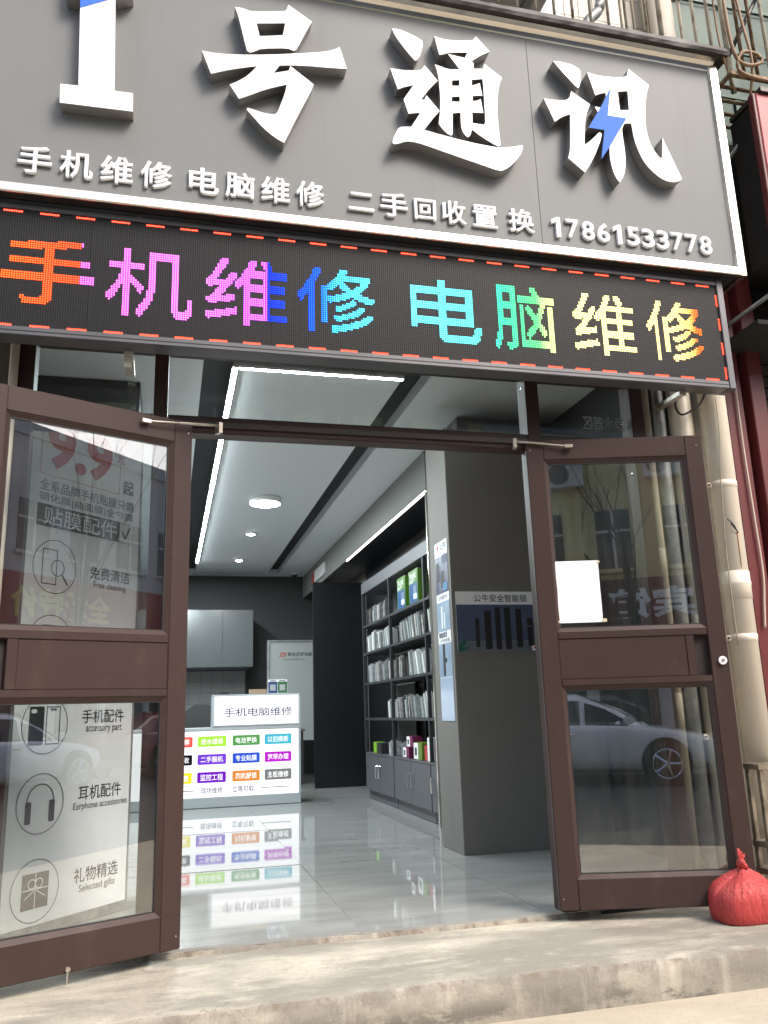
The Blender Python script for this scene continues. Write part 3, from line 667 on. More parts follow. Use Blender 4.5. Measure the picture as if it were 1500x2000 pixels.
def raster(ch, n, m_):
    """dot pattern of a character: n columns by m rows"""
    me = text_mesh(ch, 0, 0, 0); me.calc_loop_triangles()
    vs = [v.co for v in me.vertices]; x0, x1 = min(v.x for v in vs), max(v.x for v in vs); y0, y1 = min(v.y for v in vs), max(v.y for v in vs)
    hit = set()
    for tr in me.loop_triangles:
        a, b, c = [((vs[i].x-x0)/(x1-x0)*n, (vs[i].y-y0)/(y1-y0)*m_) for i in tr.vertices]
        d = (b[0]-a[0])*(c[1]-a[1])-(b[1]-a[1])*(c[0]-a[0])
        if abs(d) < 1e-9: continue
        for i in range(max(0, int(min(a[0], b[0], c[0])-.5)), min(n, int(max(a[0], b[0], c[0])+1))):
            for j in range(max(0, int(min(a[1], b[1], c[1])-.5)), min(m_, int(max(a[1], b[1], c[1])+1))):
                p = (i+.5, j+.5)
                u = ((p[0]-a[0])*(c[1]-a[1])-(p[1]-a[1])*(c[0]-a[0]))/d; v = ((b[0]-a[0])*(p[1]-a[1])-(b[1]-a[1])*(p[0]-a[0]))/d
                if u >= -.02 and v >= -.02 and u+v <= 1.02: hit.add((i, j))
    return hit
for ch, xa, xb, za, zb in (('手', -.755, -.365, 2.725, 3.045), ('机', -.313, .072, 2.712, 3.05), ('维', .125, .508, 2.712, 3.05), ('修', .560, .945, 2.712, 3.05),
                           ('电', 1.128, 1.495, 2.712, 3.052), ('脑', 1.570, 1.915, 2.698, 3.055), ('维', 2.013, 2.376, 2.708, 3.058), ('修', 2.448, 2.800, 2.708, 3.058)):
    xa, xb, za, zb = lx(xa), lx(xb), lz(za), lz(zb); n, m_ = round((xb-xa)/PX), round((zb-za)/PX); c0 = round((C1-xa)/PX); r0 = round((za-R0)/PX)
    lit('led_character', [(c0-i, r0+j) for i, j in sorted({(i, j+d) for i, j in raster(ch, n, m_) for d in (0, 1) if j+d < m_})], led_color)
dash = []
for k in range(24):
    for i in range(8):
        dash += [(4+k*15+i, NR-1), (5+k*15+i, 0)]
for k in range(4):
    for i in range(7): dash.append((0, 1+k*14+i))
lit('led_border', [d for d in dash if d[0] < 365], lambda x: (1, .06, .03), .0050)
# screws and bracket on the display
bm = bmesh.new(); add_tube(bm, [(-.183, YL, lz(3.207)), (-.183, YL-.007, lz(3.207))], .009, 12); link('screw', bm_mesh(bm), M_['trim'], LD)
for x in (-.215, 2.66):
    box('bracket', lx(x)-.02, lx(x)+.02, YB_-.03, -.04, lz(2.569)-.026, lz(2.569)-.001, M_['alu'], LD, .002)
box('bracket', -.225, -.195, -.27, -.26, lz(2.569)-.075, lz(2.569)-.027, M_['alu'], LD, .002)

# ================================================================== INSIDE THE SHOP
def counter():
    C = thing('service_counter', 'glowing white service counter with rows of coloured service tiles', 'counter', (.6, 5.7, 0))
    al = M_['counter']; y = 5.53
    box('plinth', -.5, 1.435, y, y+.50, .004, .105, al, C, .003)
    box('body', -.5, 1.43, y+.022, y+.49, .106, .785, M_['cab'], C)
    box('worktop', -.5, 1.437, y-.006, y+.50, .786, .818, al, C, .003)
    box('corner_post', 1.412, 1.436, y-.003, y+.03, .106, .785, al, C, .002)
    lp = box('light_panel', -.5, 1.411, y+.004, y+.02, .107, .784, emis('panel_light', (.97, .98, 1), .62), C)
    box('sign_frame', .47, 1.436, y+.03, y+.16, .819, 1.16, al, C, .003)
    sp = box('sign_light_panel', .502, 1.412, y-.002, y+.029, .838, 1.145, emis('panel_light', (.97, .98, 1), .62), C)
    for a in ((.47, .501), (1.413, 1.437)): box('sign_edge', a[0], a[1], y-.006, y+.0295, .819, 1.1455, al, C, .002)
    box('sign_edge', .47, 1.437, y-.006, y+.0295, 1.146, 1.162, al, C, .002)
    F = XZ(y+.004)
    text('lettering', '手机电脑维修', XZ(y-.002), .605, .925, 1.345, 1.018, .0015, M_['navy'], C, offset=.006)
    cols = [(-.02, .278), (.333, .632), (.70, .99), (1.043, 1.333)]; rows = [(.624, .730), (.440, .545), (.255, .364)]
    data = [[('手机换屏', (.9, .12, .10)), ('进水维修', (.42, .85, .06)), ('电池更换', (.10, .36, .09)), ('以旧换新', (.06, .50, .66))],
            [('高价回收', (.012, .012, .02)), ('二手靓机', (.20, .05, .70)), ('专业贴膜', (.03, .10, .66)), ('宽带办理', (.52, .02, .62))],
            [('数据恢复', (.95, .82, .03)), ('监控工程', (.20, .01, .58)), ('刷机解锁', (.80, .27, .04)), ('主板维修', (.20, .21, .22))]]
    for r, (z0, z1) in enumerate(rows):
        for c, (x0, x1) in enumerate(cols):
            tx, colr = data[r][c]
            b = flat('service_tile', F, [rrect(x0, z0, x1, z1, .012)], .0015, emis('tile_%d%d' % (r, c), colr, .5), C)
            text('tile_lettering', tx, F, x0+.032, z0+.022, x1-.032, z1-.022, .003, emis('tile_text', (1, 1, 1), .6), b, offset=.010)
    text('lettering', '现场维修', F, .375, .145, .60, .208, .0015, M_['navy'], C, offset=.008); text('lettering', '立等可取', F, .70, .145, .93, .208, .0015, M_['navy'], C, offset=.008)
    flat('rule_line', F, [rect(1.01, .176, 1.325, .183), rect(-.1, .176, .30, .183)], .0015, M_['navy'], C)
counter()
q = thing('payment_stand', 'small blue and green payment code stand on the counter', 'stand', (1.19, 5.62, 1.163))
box('back_plate', 1.085, 1.30, 5.60, 5.606, 1.163, 1.315, M_['white'], q, .002)
FQ = XZ(5.60)
flat('blue_half', FQ, [rect(1.088, 1.168, 1.190, 1.292)], .001, mat('stand_blue', (.02, .05, .16), .5), q); flat('green_half', FQ, [rect(1.194, 1.168, 1.297, 1.292)], .001, mat('stand_green', (.035, .13, .045), .5), q)
flat('blank_square', FQ, [rect(1.108, 1.195, 1.170, 1.262), rect(1.214, 1.195, 1.276, 1.262)], .002, mat('stand_white', (.35, .36, .37), .5), q)
flat('caption', FQ, [rect(1.11, 1.298, 1.17, 1.308), rect(1.21, 1.298, 1.28, 1.308)], .001, M_['inkgrey'], q)
tag(box('cardboard_box', .88, 1.07, 5.60, 5.68, 1.163, 1.215, mat('cardboard', (.30, .21, .13), .8), bev=.003), 'low brown cardboard box beside the payment stand', 'box')
tag(box('card_reader', .56, .66, 5.60, 5.67, 1.163, 1.192, M_['ink'], bev=.006), 'small black device at the end of the counter sign', 'device')
def chair():
    c = thing('office_chair', 'black office chair with rounded backrest behind the counter', 'chair', (.40, 6.7, 0))
    bm = bmesh.new()
    pts = [(-.26, .62), (-.25, .85), (-.20, 1.0), (-.08, 1.08), (.08, 1.08), (.20, 1.0), (.25, .85), (.26, .62)]
    a = [bm.verts.new((.40+x, 6.55, z)) for x, z in pts]; b = [bm.verts.new((.40+x, 6.63, z)) for x, z in pts]
    bm.faces.new(a); bm.faces.new(b)
    for i in range(len(pts)): j = (i+1) % len(pts); bm.faces.new((a[i], a[j], b[j], b[i]))
    link('backrest', bm_mesh(bm), M_['walldark'], c)
    box('seat', .13, .67, 6.60, 7.1, .46, .54, M_['walldark'], c, .02)
    lathe('column', [(.03, .08), (.03, .46)], .40, 6.85, M_['shelf'], c, 12)
    for k in range(5):
        t = k*2*math.pi/5; bm = bmesh.new(); add_tube(bm, [(.40, 6.85, .09), (.40+.28*math.cos(t), 6.85+.28*math.sin(t), .05)], .022, 8); link('foot', bm_mesh(bm), M_['shelf'], c)
chair()

# rear of the shop
wc = thing('wall_cabinet', 'glossy grey hanging cabinet with flush doors on the rear wall', 'cabinet', (.6, 9.3, 1.66))
gd = mat('gloss_grey_door', (.11, .117, .12), .15)
box('carcass', -.6, 1.26, 9.13, 9.98, 1.66, 2.53, M_['cab'], wc)
for i in range(4): box('door', -.6+i*.465+.002, -.6+(i+1)*.465-.002, 9.10, 9.128, 1.662, 2.528, gd, wc, .003)
bw = thing('tiled_splashback', 'pale square tiled splashback below the hanging cabinet', 'tiled wall', (.5, 9.9, .8))
box('backing', -.2, 1.22, 9.94, 9.99, .8, 1.655, M_['joint'], bw)
stile = mat('splash_tile', (.34, .35, .35), .25)
for i in range(8):
    for j in range(5): box('tile', -.2+i*.177+.002, -.2+(i+1)*.177-.002, 9.93, 9.941, .8+j*.17+.002, .8+(j+1)*.17-.002, stile, bw)
wb = thing('display_board', 'pale framed board with red and black lettering by the rear wall', 'board', (1.85, 9.2, .0))
box('board', 1.50, 2.17, 9.03, 9.06, .55, 2.03, mat('board_grey', (.36, .38, .37), .3), wb)
box('frame_edge', 1.465, 1.499, 9.01, 9.07, .02, 2.05, M_['zinc'], wb); box('frame_edge', 1.50, 2.17, 9.01, 9.07, 2.031, 2.05, M_['zinc'], wb)
FB = XZ(9.03)
text('lettering', 'ZS', FB, 1.64, 1.80, 1.76, 1.86, .002, M_['redink'], wb, offset=.03, shear=.25)
text('lettering', '尊尚|厨房电器', FB, 1.78, 1.795, 2.16, 1.865, .002, M_['inkgrey'], wb, offset=.02)
text('lettering', '专业品质 服务大众', FB, 1.70, 1.745, 2.05, 1.77, .002, M_['inkgrey'], wb, offset=0)
ds = thing('work_desk', 'dark cluttered work desk at the rear right of the counter', 'desk', (1.75, 8.2, 0))
box('desk_top', 1.42, 1.86, 7.9, 8.7, .70, .735, mat('wood_top', (.13, .10, .075), .5), ds, .004)
for x, y in ((1.45, 7.93), (1.81, 7.93), (1.45, 8.64), (1.81, 8.64)): box('leg', x, x+.03, y, y+.03, .002, .699, M_['shelf'], ds)
pr = thing('printer', 'black printer standing on the rear work desk', 'printer', (1.64, 8.2, .736))
box('body', 1.46, 1.82, 8.0, 8.4, .737, .93, M_['ink'], pr, .02); box('paper_tray', 1.50, 1.78, 7.94, 8.02, .79, .82, M_['shelf'], pr, .004); box('lid', 1.47, 1.81, 8.02, 8.39, .931, .965, M_['shelf'], pr, .008)
tc_ = thing('desktop_computer', 'black computer tower under the rear work desk', 'computer', (1.6, 8.2, 0))
box('case', 1.50, 1.70, 8.0, 8.42, .004, .44, M_['ink'], tc_, .006); box('front_panel', 1.51, 1.69, 7.985, 7.999, .02, .43, M_['shelf'], tc_, .004)
# small box-letter sign high on the beam
bs = thing('wall_letter_sign', 'small white letter sign with a red mark high on the side beam', 'sign', (2.15, 8.3, 2.88))
box('red_mark', 2.145, 2.174, 8.70, 8.90, 2.90, 3.06, M_['redink'], bs, .004)
for i in range(4): box('letter_block', 2.145, 2.174, 7.83+i*.215, 7.83+i*.215+.19, 2.90, 3.07, M_['white'], bs, .004)
dc = thing('dome_camera', 'small white dome camera at the far ceiling corner', 'camera', (1.98, 9.6, 3.1))
lathe('base', [(.06, 3.199), (.06, 3.17)], 1.98, 9.6, M_['white'], dc, 16); lathe('dome', [(.05, 3.169), (.045, 3.145), (.02, 3.125)], 1.98, 9.6, M_['ink'], dc, 16)

# display shelves in the niche
def shelves():
    U = thing('display_shelf', 'tall charcoal display shelf unit with cupboards below, set in the side niche', 'shelf unit', (2.36, 4.3, 0))
    xf_, xb = 2.185, 2.555; ys = [2.955, 3.18, 4.40, 5.62]; lv = [.495, .865, 1.25, 1.59, 1.90]
    for y in ys[1:]: 
        box('upright', xf_, xf_+.03, y-.015, y+.015, .50, 2.27, M_['shelf'], U, .002); box('upright', xb-.03, xb, y-.015, y+.015, .50, 2.27, M_['shelf'], U, .002)
    box('upright', xf_, xb, ys[0]-.012, ys[0]+.012, .50, 2.27, M_['shelf'], U, .002)
    box('header_board', xf_-.002, xb, ys[0]-.012, ys[-1]+.015, 2.272, 2.40, M_['cab'], U, .003)
    for a, b in zip(ys, ys[1:]):
        for z in lv[1:]: box('shelf_board', xf_+.002, xb-.032, a+.016, b-.016, z-.026, z, M_['shelf'], U, .002)
        box('back_panel', xb+.001, xb+.012, a+.35*(b-a), b-.02, .5, 2.26, M_['shelfback'], U)
        box('cupboard', xf_+.02, xb, a+.012, b-.012, .10, .476, M_['shelf'], U)
        box('cupboard_top', xf_, xb, a+.004, b-.004, .477, .495, M_['cab'], U, .002)
        box('plinth', xf_+.035, xb, a+.012, b-.012, .003, .099, M_['cab'], U)
        n = 2 if b-a > .5 else 1
        for k in range(n):
            d0, d1 = a+.01+(b-a-.02)*k/n, a+.01+(b-a-.02)*(k+1)/n
            d = box('cupboard_door', xf_, xf_+.018, d0+.002, d1-.002, .102, .474, M_['cab'], U, .002)
            yh = d1-.06 if k == 0 else d0+.06
            if n == 1: yh = d1-.05
            bm = bmesh.new(); add_tube(bm, [(xf_-.001, yh, .25), (xf_-.022, yh, .25), (xf_-.022, yh, .37), (xf_-.001, yh, .37)], .006, 8); link('handle', bm_mesh(bm), M_['chrome'], d)
    return ys, lv
YS, LV = shelves()
rng = random.Random(21)
case_m = [mat('case_clear', (.50, .53, .53), .25, 0, (30, .35, .6), (.30, .32, .33)), mat('case_white', (.66, .67, .66), .4), mat('case_grey', (.22, .235, .24), .3, 0, (25, .35, .6), (.36, .38, .38)), mat('case_dark', (.05, .048, .048), .35, 0, (25, .4, .6), (.11, .10, .09)), mat('case_frost', (.36, .39, .40), .3), mat('case_smoke', (.13, .135, .14), .22, 0, (18, .4, .6), (.26, .27, .27)), mat('case_card', (.44, .42, .37), .5, 0, (35, .45, .6), (.16, .17, .22))]
pack_me = {}
def pack_mesh(k, h, t, d):
    key = (k, h, t, d)
    if key not in pack_me:
        bm = bmesh.new(); add_box(bm, 0, d, 0, t, 0, h); bmesh.ops.bevel(bm, geom=bm.edges[:], offset=.0025, segments=1, affect='EDGES')
        # hanging tab on top
        add_box(bm, .02, d-.04, t*.35, t*.65, h+.0005, h+.018)
        me = bm_mesh(bm, 'packet'); me.materials.append(case_m[k]); pack_me[key] = me
    return pack_me[key]
ROWN = ['lowest shelf', 'second shelf up', 'third shelf up', 'fourth shelf up', 'top shelf']
def packets(level, bay, y0, y1, n, kinds, h, lean, tone):
    z = LV[level]+.001; g = '%s packets on the %s of the %s bay' % (tone, ROWN[level], bay)
    ORD = 'nearest second third fourth fifth sixth seventh eighth ninth tenth eleventh twelfth thirteenth fourteenth fifteenth'.split()
    for i in range(n):
        k = kinds[(i+rng.choice((0, 0, 1))) % len(kinds)]; k = rng.choice((k, k, k, 5, 6)); hh = round(h+rng.choice((-.028, -.012, 0, .01)), 3); t = rng.choice((.014, .019, .026))
        o = bpy.data.objects.new('phone_case_packet', pack_mesh(k, hh, t, .09)); COL.objects.link(o)
        o.location = (2.20+rng.uniform(0, .02), y0+(y1-y0)*i/n+.01, z+.0); o.rotation_euler = (rad(-lean+rng.uniform(-5, 4)), 0, rad(rng.uniform(-9, 9)))
        tag(o, '%s case packet, %s from the column, %s, %s bay' % (tone, ORD[i] if i else 'first', ROWN[level], bay), 'phone case', g)
packets(4, 'far', 4.62, 5.52, 11, [0, 3, 1, 3, 1, 1, 0], .17, 4, 'mixed white and dark')
packets(3, 'far', 4.47, 5.52, 15, [0, 1, 4, 1, 0], .20, 6, 'pale clear')
packets(3, 'near', 3.30, 4.15, 15, [1, 0, 4, 1, 2, 0], .21, 12, 'pale clear')
packets(2, 'far', 4.47, 5.50, 14, [4, 1, 0, 2, 1], .20, 7, 'clear silver')
packets(2, 'near', 3.24, 3.75, 9, [0, 1, 2, 4], .22, 14, 'white and grey slanting'); packets(2, 'near', 3.82, 4.33, 8, [3, 2, 3], .19, 3, 'dark grey upright')
packets(1, 'far', 4.46, 4.70, 4, [1, 0], .17, 9, 'white'); packets(1, 'near', 3.60, 4.33, 12, [2, 0, 2, 3, 0], .20, 11, 'grey slanting')
packets(1, 'near', 3.24, 3.52, 3, [1, 1, 0], .21, 16, 'white boxed')
packets(3, 'nearest half-hidden', 2.99, 3.12, 3, [1, 0], .21, 10, 'pale clear'); packets(2, 'nearest half-hidden', 2.99, 3.12, 2, [1, 0], .19, 14, 'white'); packets(1, 'nearest half-hidden', 2.99, 3.12, 2, [2, 3], .2, 8, 'grey')
packets(0, 'far', 4.50, 4.70, 3, [4, 0], .13, 4, 'small clear'); packets(0, 'near', 4.18, 4.30, 2, [2, 4], .14, 3, 'small clear')
def router(y0, lab):
    r = thing('router_box', lab, 'box', (2.28, y0+.15, LV[4]+.001), group='router boxes on the top shelf')
    z = LV[4]+.002; bx_ = mat('router_green', (.10, .24, .03), .35); bl = mat('router_blue', (.015, .07, .22), .35, 0, (9, .35, .7), (.03, .16, .38))
    box('carton', 2.235, 2.33, y0, y0+.30, z, z+.33, bx_, r, .002)
    F = xf((2.235, y0+.30, z), (0, -1, 0), (0, 0, 1), (-1, 0, 0))
    flat('blue_print', F, [rect(.02, .02, .28, .20)], .001, bl, r)
    text('lettering', 'TP-LINK', F, .02, .245, .25, .30, .001, M_['white'], r, offset=.03)
    flat('caption_line', F, [rect(.02, .225, .20, .235), rect(.02, .208, .15, .216)], .0015, M_['case_white'] if 'case_white' in M_ else M_['white'], r)
    flat('product_picture', F, [rrect(.15, .05, .26, .10, .01), stroke(.17, .10, .165, .17, .008), stroke(.20, .10, .20, .18, .008), stroke(.23, .10, .24, .17, .008)], .002, M_['case_clear'] if 'case_clear' in M_ else M_['white'], r)
router(3.93, 'green and blue router box with white lettering, farther of the pair on the top shelf')
router(3.50, 'green and blue router box with white lettering, nearer of the pair on the top shelf')
tag(box('grey_carton', 2.22, 2.32, 3.0, 3.10, LV[4]+.001, LV[4]+.30, mat('carton_grey', (.20, .20, .19), .5), bev=.003), 'tall narrow grey carton on the top shelf next to the column', 'box')
def gift(name, x, y, z, dx, dy, dz, mt, lab, face=None):
    g = thing(name, lab, 'box', (x+dx/2, y+dy/2, z))
    box('carton', x, x+dx, y, y+dy, z+.0005, z+dz, mt, g, .002)
    F = xf((x, y+dy, z), (0, -1, 0), (0, 0, 1), (-1, 0, 0))
    if face: flat('front_print', F, [rect(.004, .006, dy*.55, dz-.004)], .001, face, g); flat('picture', F, [rect(dy*.15, dz*.25, dy*.4, dz*.7)], .002, M_['ink'], g)
lime = mat('carton_lime', (.20, .45, .03), .4); purple = mat('carton_purple', (.16, .012, .07), .4); leaf_ = mat('carton_leaf_green', (.12, .22, .02), .4); redc = mat('carton_red', (.45, .03, .03), .4); brownc = mat('carton_brown', (.07, .05, .04), .5)
z0 = LV[0]+.001
gift('accessory_box', 2.21, 5.20, z0, .1, .13, .115, lime, 'lime green accessory box at the far end of the lowest open shelf'); gift('accessory_box', 2.21, 4.98, z0, .1, .19, .11, M_['ink'], 'black accessory box with white icons beside the lime green box', M_['shelf'])
gift('accessory_box', 2.21, 3.92, z0, .1, .20, .10, purple, 'purple accessory box with white front under another purple box', M_['white']); gift('accessory_box', 2.22, 3.82, z0+.101, .1, .20, .10, purple, 'purple accessory box with white front on top of another purple box', M_['white'])
gift('accessory_box', 2.21, 3.50, z0, .1, .26, .15, leaf_, 'green accessory box with white front next to the purple boxes', M_['white'])
gift('accessory_box', 2.21, 3.26, z0, .08, .07, .20, M_['white'], 'slim white upright box beside the shelf post on the lowest open shelf'); gift('accessory_box', 2.22, 3.36, z0, .08, .09, .13, redc, 'red box behind the slim white upright box')
gift('accessory_box', 2.22, 2.99, z0, .1, .14, .19, brownc, 'dark brown box on the lowest open shelf next to the column'); gift('accessory_box', 2.22, 3.0, z0+.191, .09, .12, .09, redc, 'red and white box on top of the dark brown box', M_['white'])

# posters on the column
def poster_front():
    P = thing('lock_poster', 'wide dark blue smart lock poster with a white heading strip on the column', 'poster', (2.24, 1.598, 1.305))
    box('sheet', 1.925, 2.560, 1.5955, 1.5985, 1.305, 1.727, M_['paper'], P)
    F = XZ(1.5955); W = .635
    f = lambda a, b, c=0: F(1.925+a, 1.305+b, c)
    sky = mat('poster_blue', (.065, .085, .155), .4, 0, (3, .3, .7), (.10, .125, .21)); fl_ = mat('poster_table', (.17, .185, .21), .4, 0, (8, .35, .7), (.11, .12, .15))
    flat('picture', f, [rect(0, .075, .635, .33)], .0008, sky, P); flat('picture_table', f, [rect(0, .0, .635, .0745)], .0008, fl_, P)
    for x0, x1, z0, z1 in ((.135, .165, .035, .235), (.205, .255, .02, .285), (.285, .325, .018, .31), (.355, .40, .018, .31), (.44, .485, .03, .30), (.525, .565, .04, .235)):
        flat('lock_picture', f, [rrect(x0, z0, x1, z1, .008)], .0016, M_['ink'], P)
    [flat('lock_handle_picture', f, [r_], .0018, M_['inkgrey'], P) for r_ in (rect(.165, .13, .20, .14), rect(.485, .175, .56, .185))]
    gr = mat('poster_leaf', (.02, .12, .09), .5)
    flat('leaf_picture', f, [[(.0, .02), (.05, .05), (.075, .09), (.02, .07)], [(0, .0), (.06, .02), (.09, .035), (.02, .04)]], .0016, gr, P)
    text('lettering', '公牛安全智能锁', f, .135, .348, .535, .402, .001, M_['navy'], P, offset=.006)
    flat('logo_tag', f, [rect(.55, .008, .635, .042)], .0016, M_['paper'], P); flat('logo_mark', f, [[(.56, .03), (.572, .018), (.584, .03), (.572, .036)]], .0022, M_['redink'], P); text('logo_lettering', '公牛', f, .592, .017, .63, .033, .0022, M_['ink'], P, offset=.02)
poster_front()
def poster_side():
    P = thing('product_poster', 'tall narrow poster with blue product pictures on the side of the column', 'poster', (1.9, 1.79, .85))
    box('sheet', 1.8965, 1.8995, 1.645, 1.925, .85, 2.12, M_['paper'], P)
    F = xf((1.8965, 1.925, .85), (0, -1, 0), (0, 0, 1), (-1, 0, 0)); W = .28
    pb = mat('poster_pale_blue', (.24, .33, .46), .35, 0, (6, .35, .7), (.40, .50, .60)); db = mat('poster_deep', (.04, .05, .10), .35, 0, (9, .4, .65), (.14, .15, .22)); gb = mat('poster_gloss', (.45, .55, .70), .12)
    flat('picture', F, [rect(.0, .89, W, 1.16)], .0008, db, P); flat('picture', F, [rect(0, .62, W, .83)], .0008, pb, P); flat('picture', F, [rect(0, .30, W, .535)], .0008, pb, P); flat('picture', F, [rect(0, 0, W, .295)], .0008, gb, P)
    flat('lock_picture', F, [rrect(.09, .31, .14, .53, .01), rect(.14, .40, .18, .43)], .0016, M_['ink'], P); flat('tower_picture', F, [rrect(.09, .64, .125, .80, .008), rrect(.15, .64, .175, .75, .008)], .0016, M_['white'], P)
    flat('dark_picture', F, [rrect(.12, .93, .20, 1.05, .01), rrect(.02, .98, .09, 1.12, .01)], .0016, M_['ink'], P); flat('cyan_picture', F, [rect(.16, .905, .25, .96)], .0018, mat('poster_cyan', (.05, .22, .42), .4), P)
    flat('blue_label', F, [rect(.16, 1.10, .27, 1.165)], .0018, M_['navy'], P)
    text('lettering', '公牛', F, .13, 1.20, .26, 1.255, .001, M_['ink'], P, offset=.02); flat('logo_mark', F, [[(.05, 1.235), (.075, 1.20), (.10, 1.235), (.075, 1.25)]], .001, M_['redink'], P)
    text('lettering', '公牛墙壁开关', F, .03, .845, .25, .875, .001, M_['inkgrey'], P, offset=.01); text('lettering', '智能家居', F, .02, .575, .20, .615, .001, M_['navy'], P, offset=.02); text('lettering', '公牛安全锁', F, .04, .542, .25, .568, .001, M_['inkgrey'], P, offset=.01)
poster_side()

# banner stand behind the left door
def banner():
    Bx, By = -.646, .355; u = Vector((.471, .523, 0)).normalized(); n = Vector((u.y, -u.x, 0))
    if n.y > 0: n = -n
    P = thing('banner_stand', 'tall white banner board with phone service icons behind the left door glass', 'banner', (Bx, By, 0))
    F = xf((Bx, By, 0), u, (0, 0, 1), n); I, G = M_['ink'], M_['inkgrey']
    bm = bmesh.new()
    def slab(a0, a1, b0, b1, c0, c1):
        vs = [bm.verts.new(F(a, b, c)) for a in (a0, a1) for b in (b0, b1) for c in (c0, c1)]
        for f in ((0, 1, 3, 2), (4, 6, 7, 5), (0, 4, 5, 1), (2, 3, 7, 6), (0, 2, 6, 4), (1, 5, 7, 3)): bm.faces.new([vs[i] for i in f])
    slab(-.04, .70, .045, 2.52, -.012, 0); link('banner_sheet', bm_mesh(bm), M_['banner'], P)
    bm = bmesh.new(); slab(-.045, .705, .002, .043, -.05, .012); link('base', bm_mesh(bm), M_['zinc'], P)
    bm = bmesh.new(); slab(.701, .712, .045, 2.52, -.02, .002); link('edge_profile', bm_mesh(bm), M_['zinc'], P)
    t = lambda s, a0, b0, a1, b1, m=I, o=.012, nm='lettering': text(nm, s, F, a0, b0, a1, b1, .002, m, P, offset=o)
    R = M_['redink']
    t('9.9', .045, 2.165, .48, 2.42, R, .04); t('元', .515, 2.30, .57, 2.36, R)
    flat('thin_frame', F, frame(.012, 2.125, .54, 2.50, .003), .002, R, P)
    t('起', .565, 2.135, .645, 2.215, I, .02)
    t('全系品牌手机贴膜只需', .014, 2.043, .65, 2.10, I, .005); t('钢化膜|曲面膜|全包膜', .014, 1.982, .648, 2.034, I, .005)
    flat('dark_bar', F, [rect(.008, 1.863, .55, 1.974)], .002, G, P); text('bar_lettering', '贴膜配件', F, .05, 1.873, .53, 1.964, .004, M_['banner'], P, offset=.006)
    flat('tick_box', F, frame(.551, 1.863, .645, 1.974, .002), .002, G, P)
    flat('tick', F, [stroke(.572, 1.925, .595, 1.885, .008), stroke(.595, 1.885, .628, 1.955, .008)], .0022, I, P)
    for zc in (1.67, 1.30, .915, .563, .19): flat('icon_ring', F, ring(.138, zc, .134, .004), .002, I, P)
    z = 1.67
    flat('icon', F, frame(.06, z-.09, .15, z+.085, .005)+ring(.155, z-.005, .042, .005, 24)+[stroke(.185, z-.037, .222, z-.085, .009)], .002, I, P)
    z = 1.30; flat('icon', F, frame(.085, z-.09, .175, z+.085, .005)+[rect(.085, z+.055, .175, z+.06)], .002, I, P)
    z = .915; flat('icon', F, [rrect(.045, z-.09, .130, z+.085, .008)]+frame(.142, z-.09, .225, z+.085, .005)+[rect(.165, z+.065, .20, z+.075)], .002, I, P); flat('icon_camera', F, [rrect(.055, z+.055, .085, z+.072, .006)], .003, M_['banner'], P)
    z = .563; flat('icon', F, ring(.138, z+.01, .078, .005, 30, 0, 180)+[rrect(.055, z-.085, .088, z+.012, .008), rrect(.188, z-.085, .221, z+.012, .008), rect(.060, z, .064, z+.02), rect(.212, z, .216, z+.02)], .002, I, P)
    z = .19; flat('icon', F, [rect(.065, z-.075, .212, z+.075)], .002, I, P)
    flat('icon_ribbon', F, [rect(.136, z-.075, .140, z+.075), rect(.065, z+.005, .212, z+.009)]+ring(.118, z+.03, .022, .004, 16)+ring(.158, z+.03, .022, .004, 16)+[stroke(.13, z, .08, z-.03, .004), stroke(.146, z, .196, z-.03, .004)], .003, M_['banner'], P)
    for cn, en, zt, e0, e1 in (('免费清洁', 'Free cleaning', 1.640, .39, .615), ('手机贴膜', 'phone film', 1.27, .40, .60), ('手机配件', 'accessory part', .916, .388, .628), ('耳机配件', 'Earphone accessories', .553, .333, .686), ('礼物精选', 'Selected gifts', .177, .394, .622)):
        t(cn, .36, zt, .64, zt+.067, I, .006); t(en, e0, zt-.052, e1, zt-.010, I, .002)
banner()

# ================================================================== PIPES AND THE RIGHT-HAND NEIGHBOUR
def pipe(name, label, x, y, r, z0, z1, mt, couplings=(), straps=(), grp=None):
    P = thing(name, label, 'pipe', (x, y, z0), group=grp)
    bm = bmesh.new(); add_tube(bm, [(x, y, z0), (x, y, z1)], r, 28); link('tube', bm_mesh(bm), mt, P, False, True)
    for zc in couplings:
        lathe('coupling', [(r*1.0, zc-.075), (r*1.045, zc-.074), (r*1.045, zc-.005), (r*1.075, zc), (r*1.075, zc+.016), (r*1.045, zc+.020), (r*1.045, zc+.07), (r*1.0, zc+.072)], x, y, mt, P, 28)
    for zc in straps:
        s = lathe('strap', [(r*1.0, zc-.019), (r*1.03, zc-.018), (r*1.03, zc+.018), (r*1.0, zc+.019)], x, y, mt, P, 28)
        box('strap_ear', x-r-.028, x-r+.004, y-.01, y+.004, zc-.014, zc+.014, mt, s, .003)
        bm = bmesh.new(); add_tube(bm, [(x-r-.018, y-.010, zc), (x-r-.018, y-.016, zc)], .006, 10); link('bolt', bm_mesh(bm), M_['browndark'], s)
    return P
MP = pipe('downpipe', 'thick cream downpipe beside the right door, nearest the red pilaster', 2.892, -.10, .0725, -.18, 7, M_['cream'], (1.515,), (2.06, 1.24))
pipe('downpipe', 'cream downpipe behind the right door leaf', 2.752, .0, .066, -.18, 4.3, M_['cream'], (1.3,), (.75,))
pipe('conduit', 'thin grey galvanised conduit under the end of the LED display', 2.61, .005, .040, -.03, 4.2, M_['zinc'])
pipe('waste_pipe', 'dirty weathered pipe beside the shop front frame', 2.525, -.01, .026, -.03, 4.2, M_['dullcream'], (.9, 1.65), ())
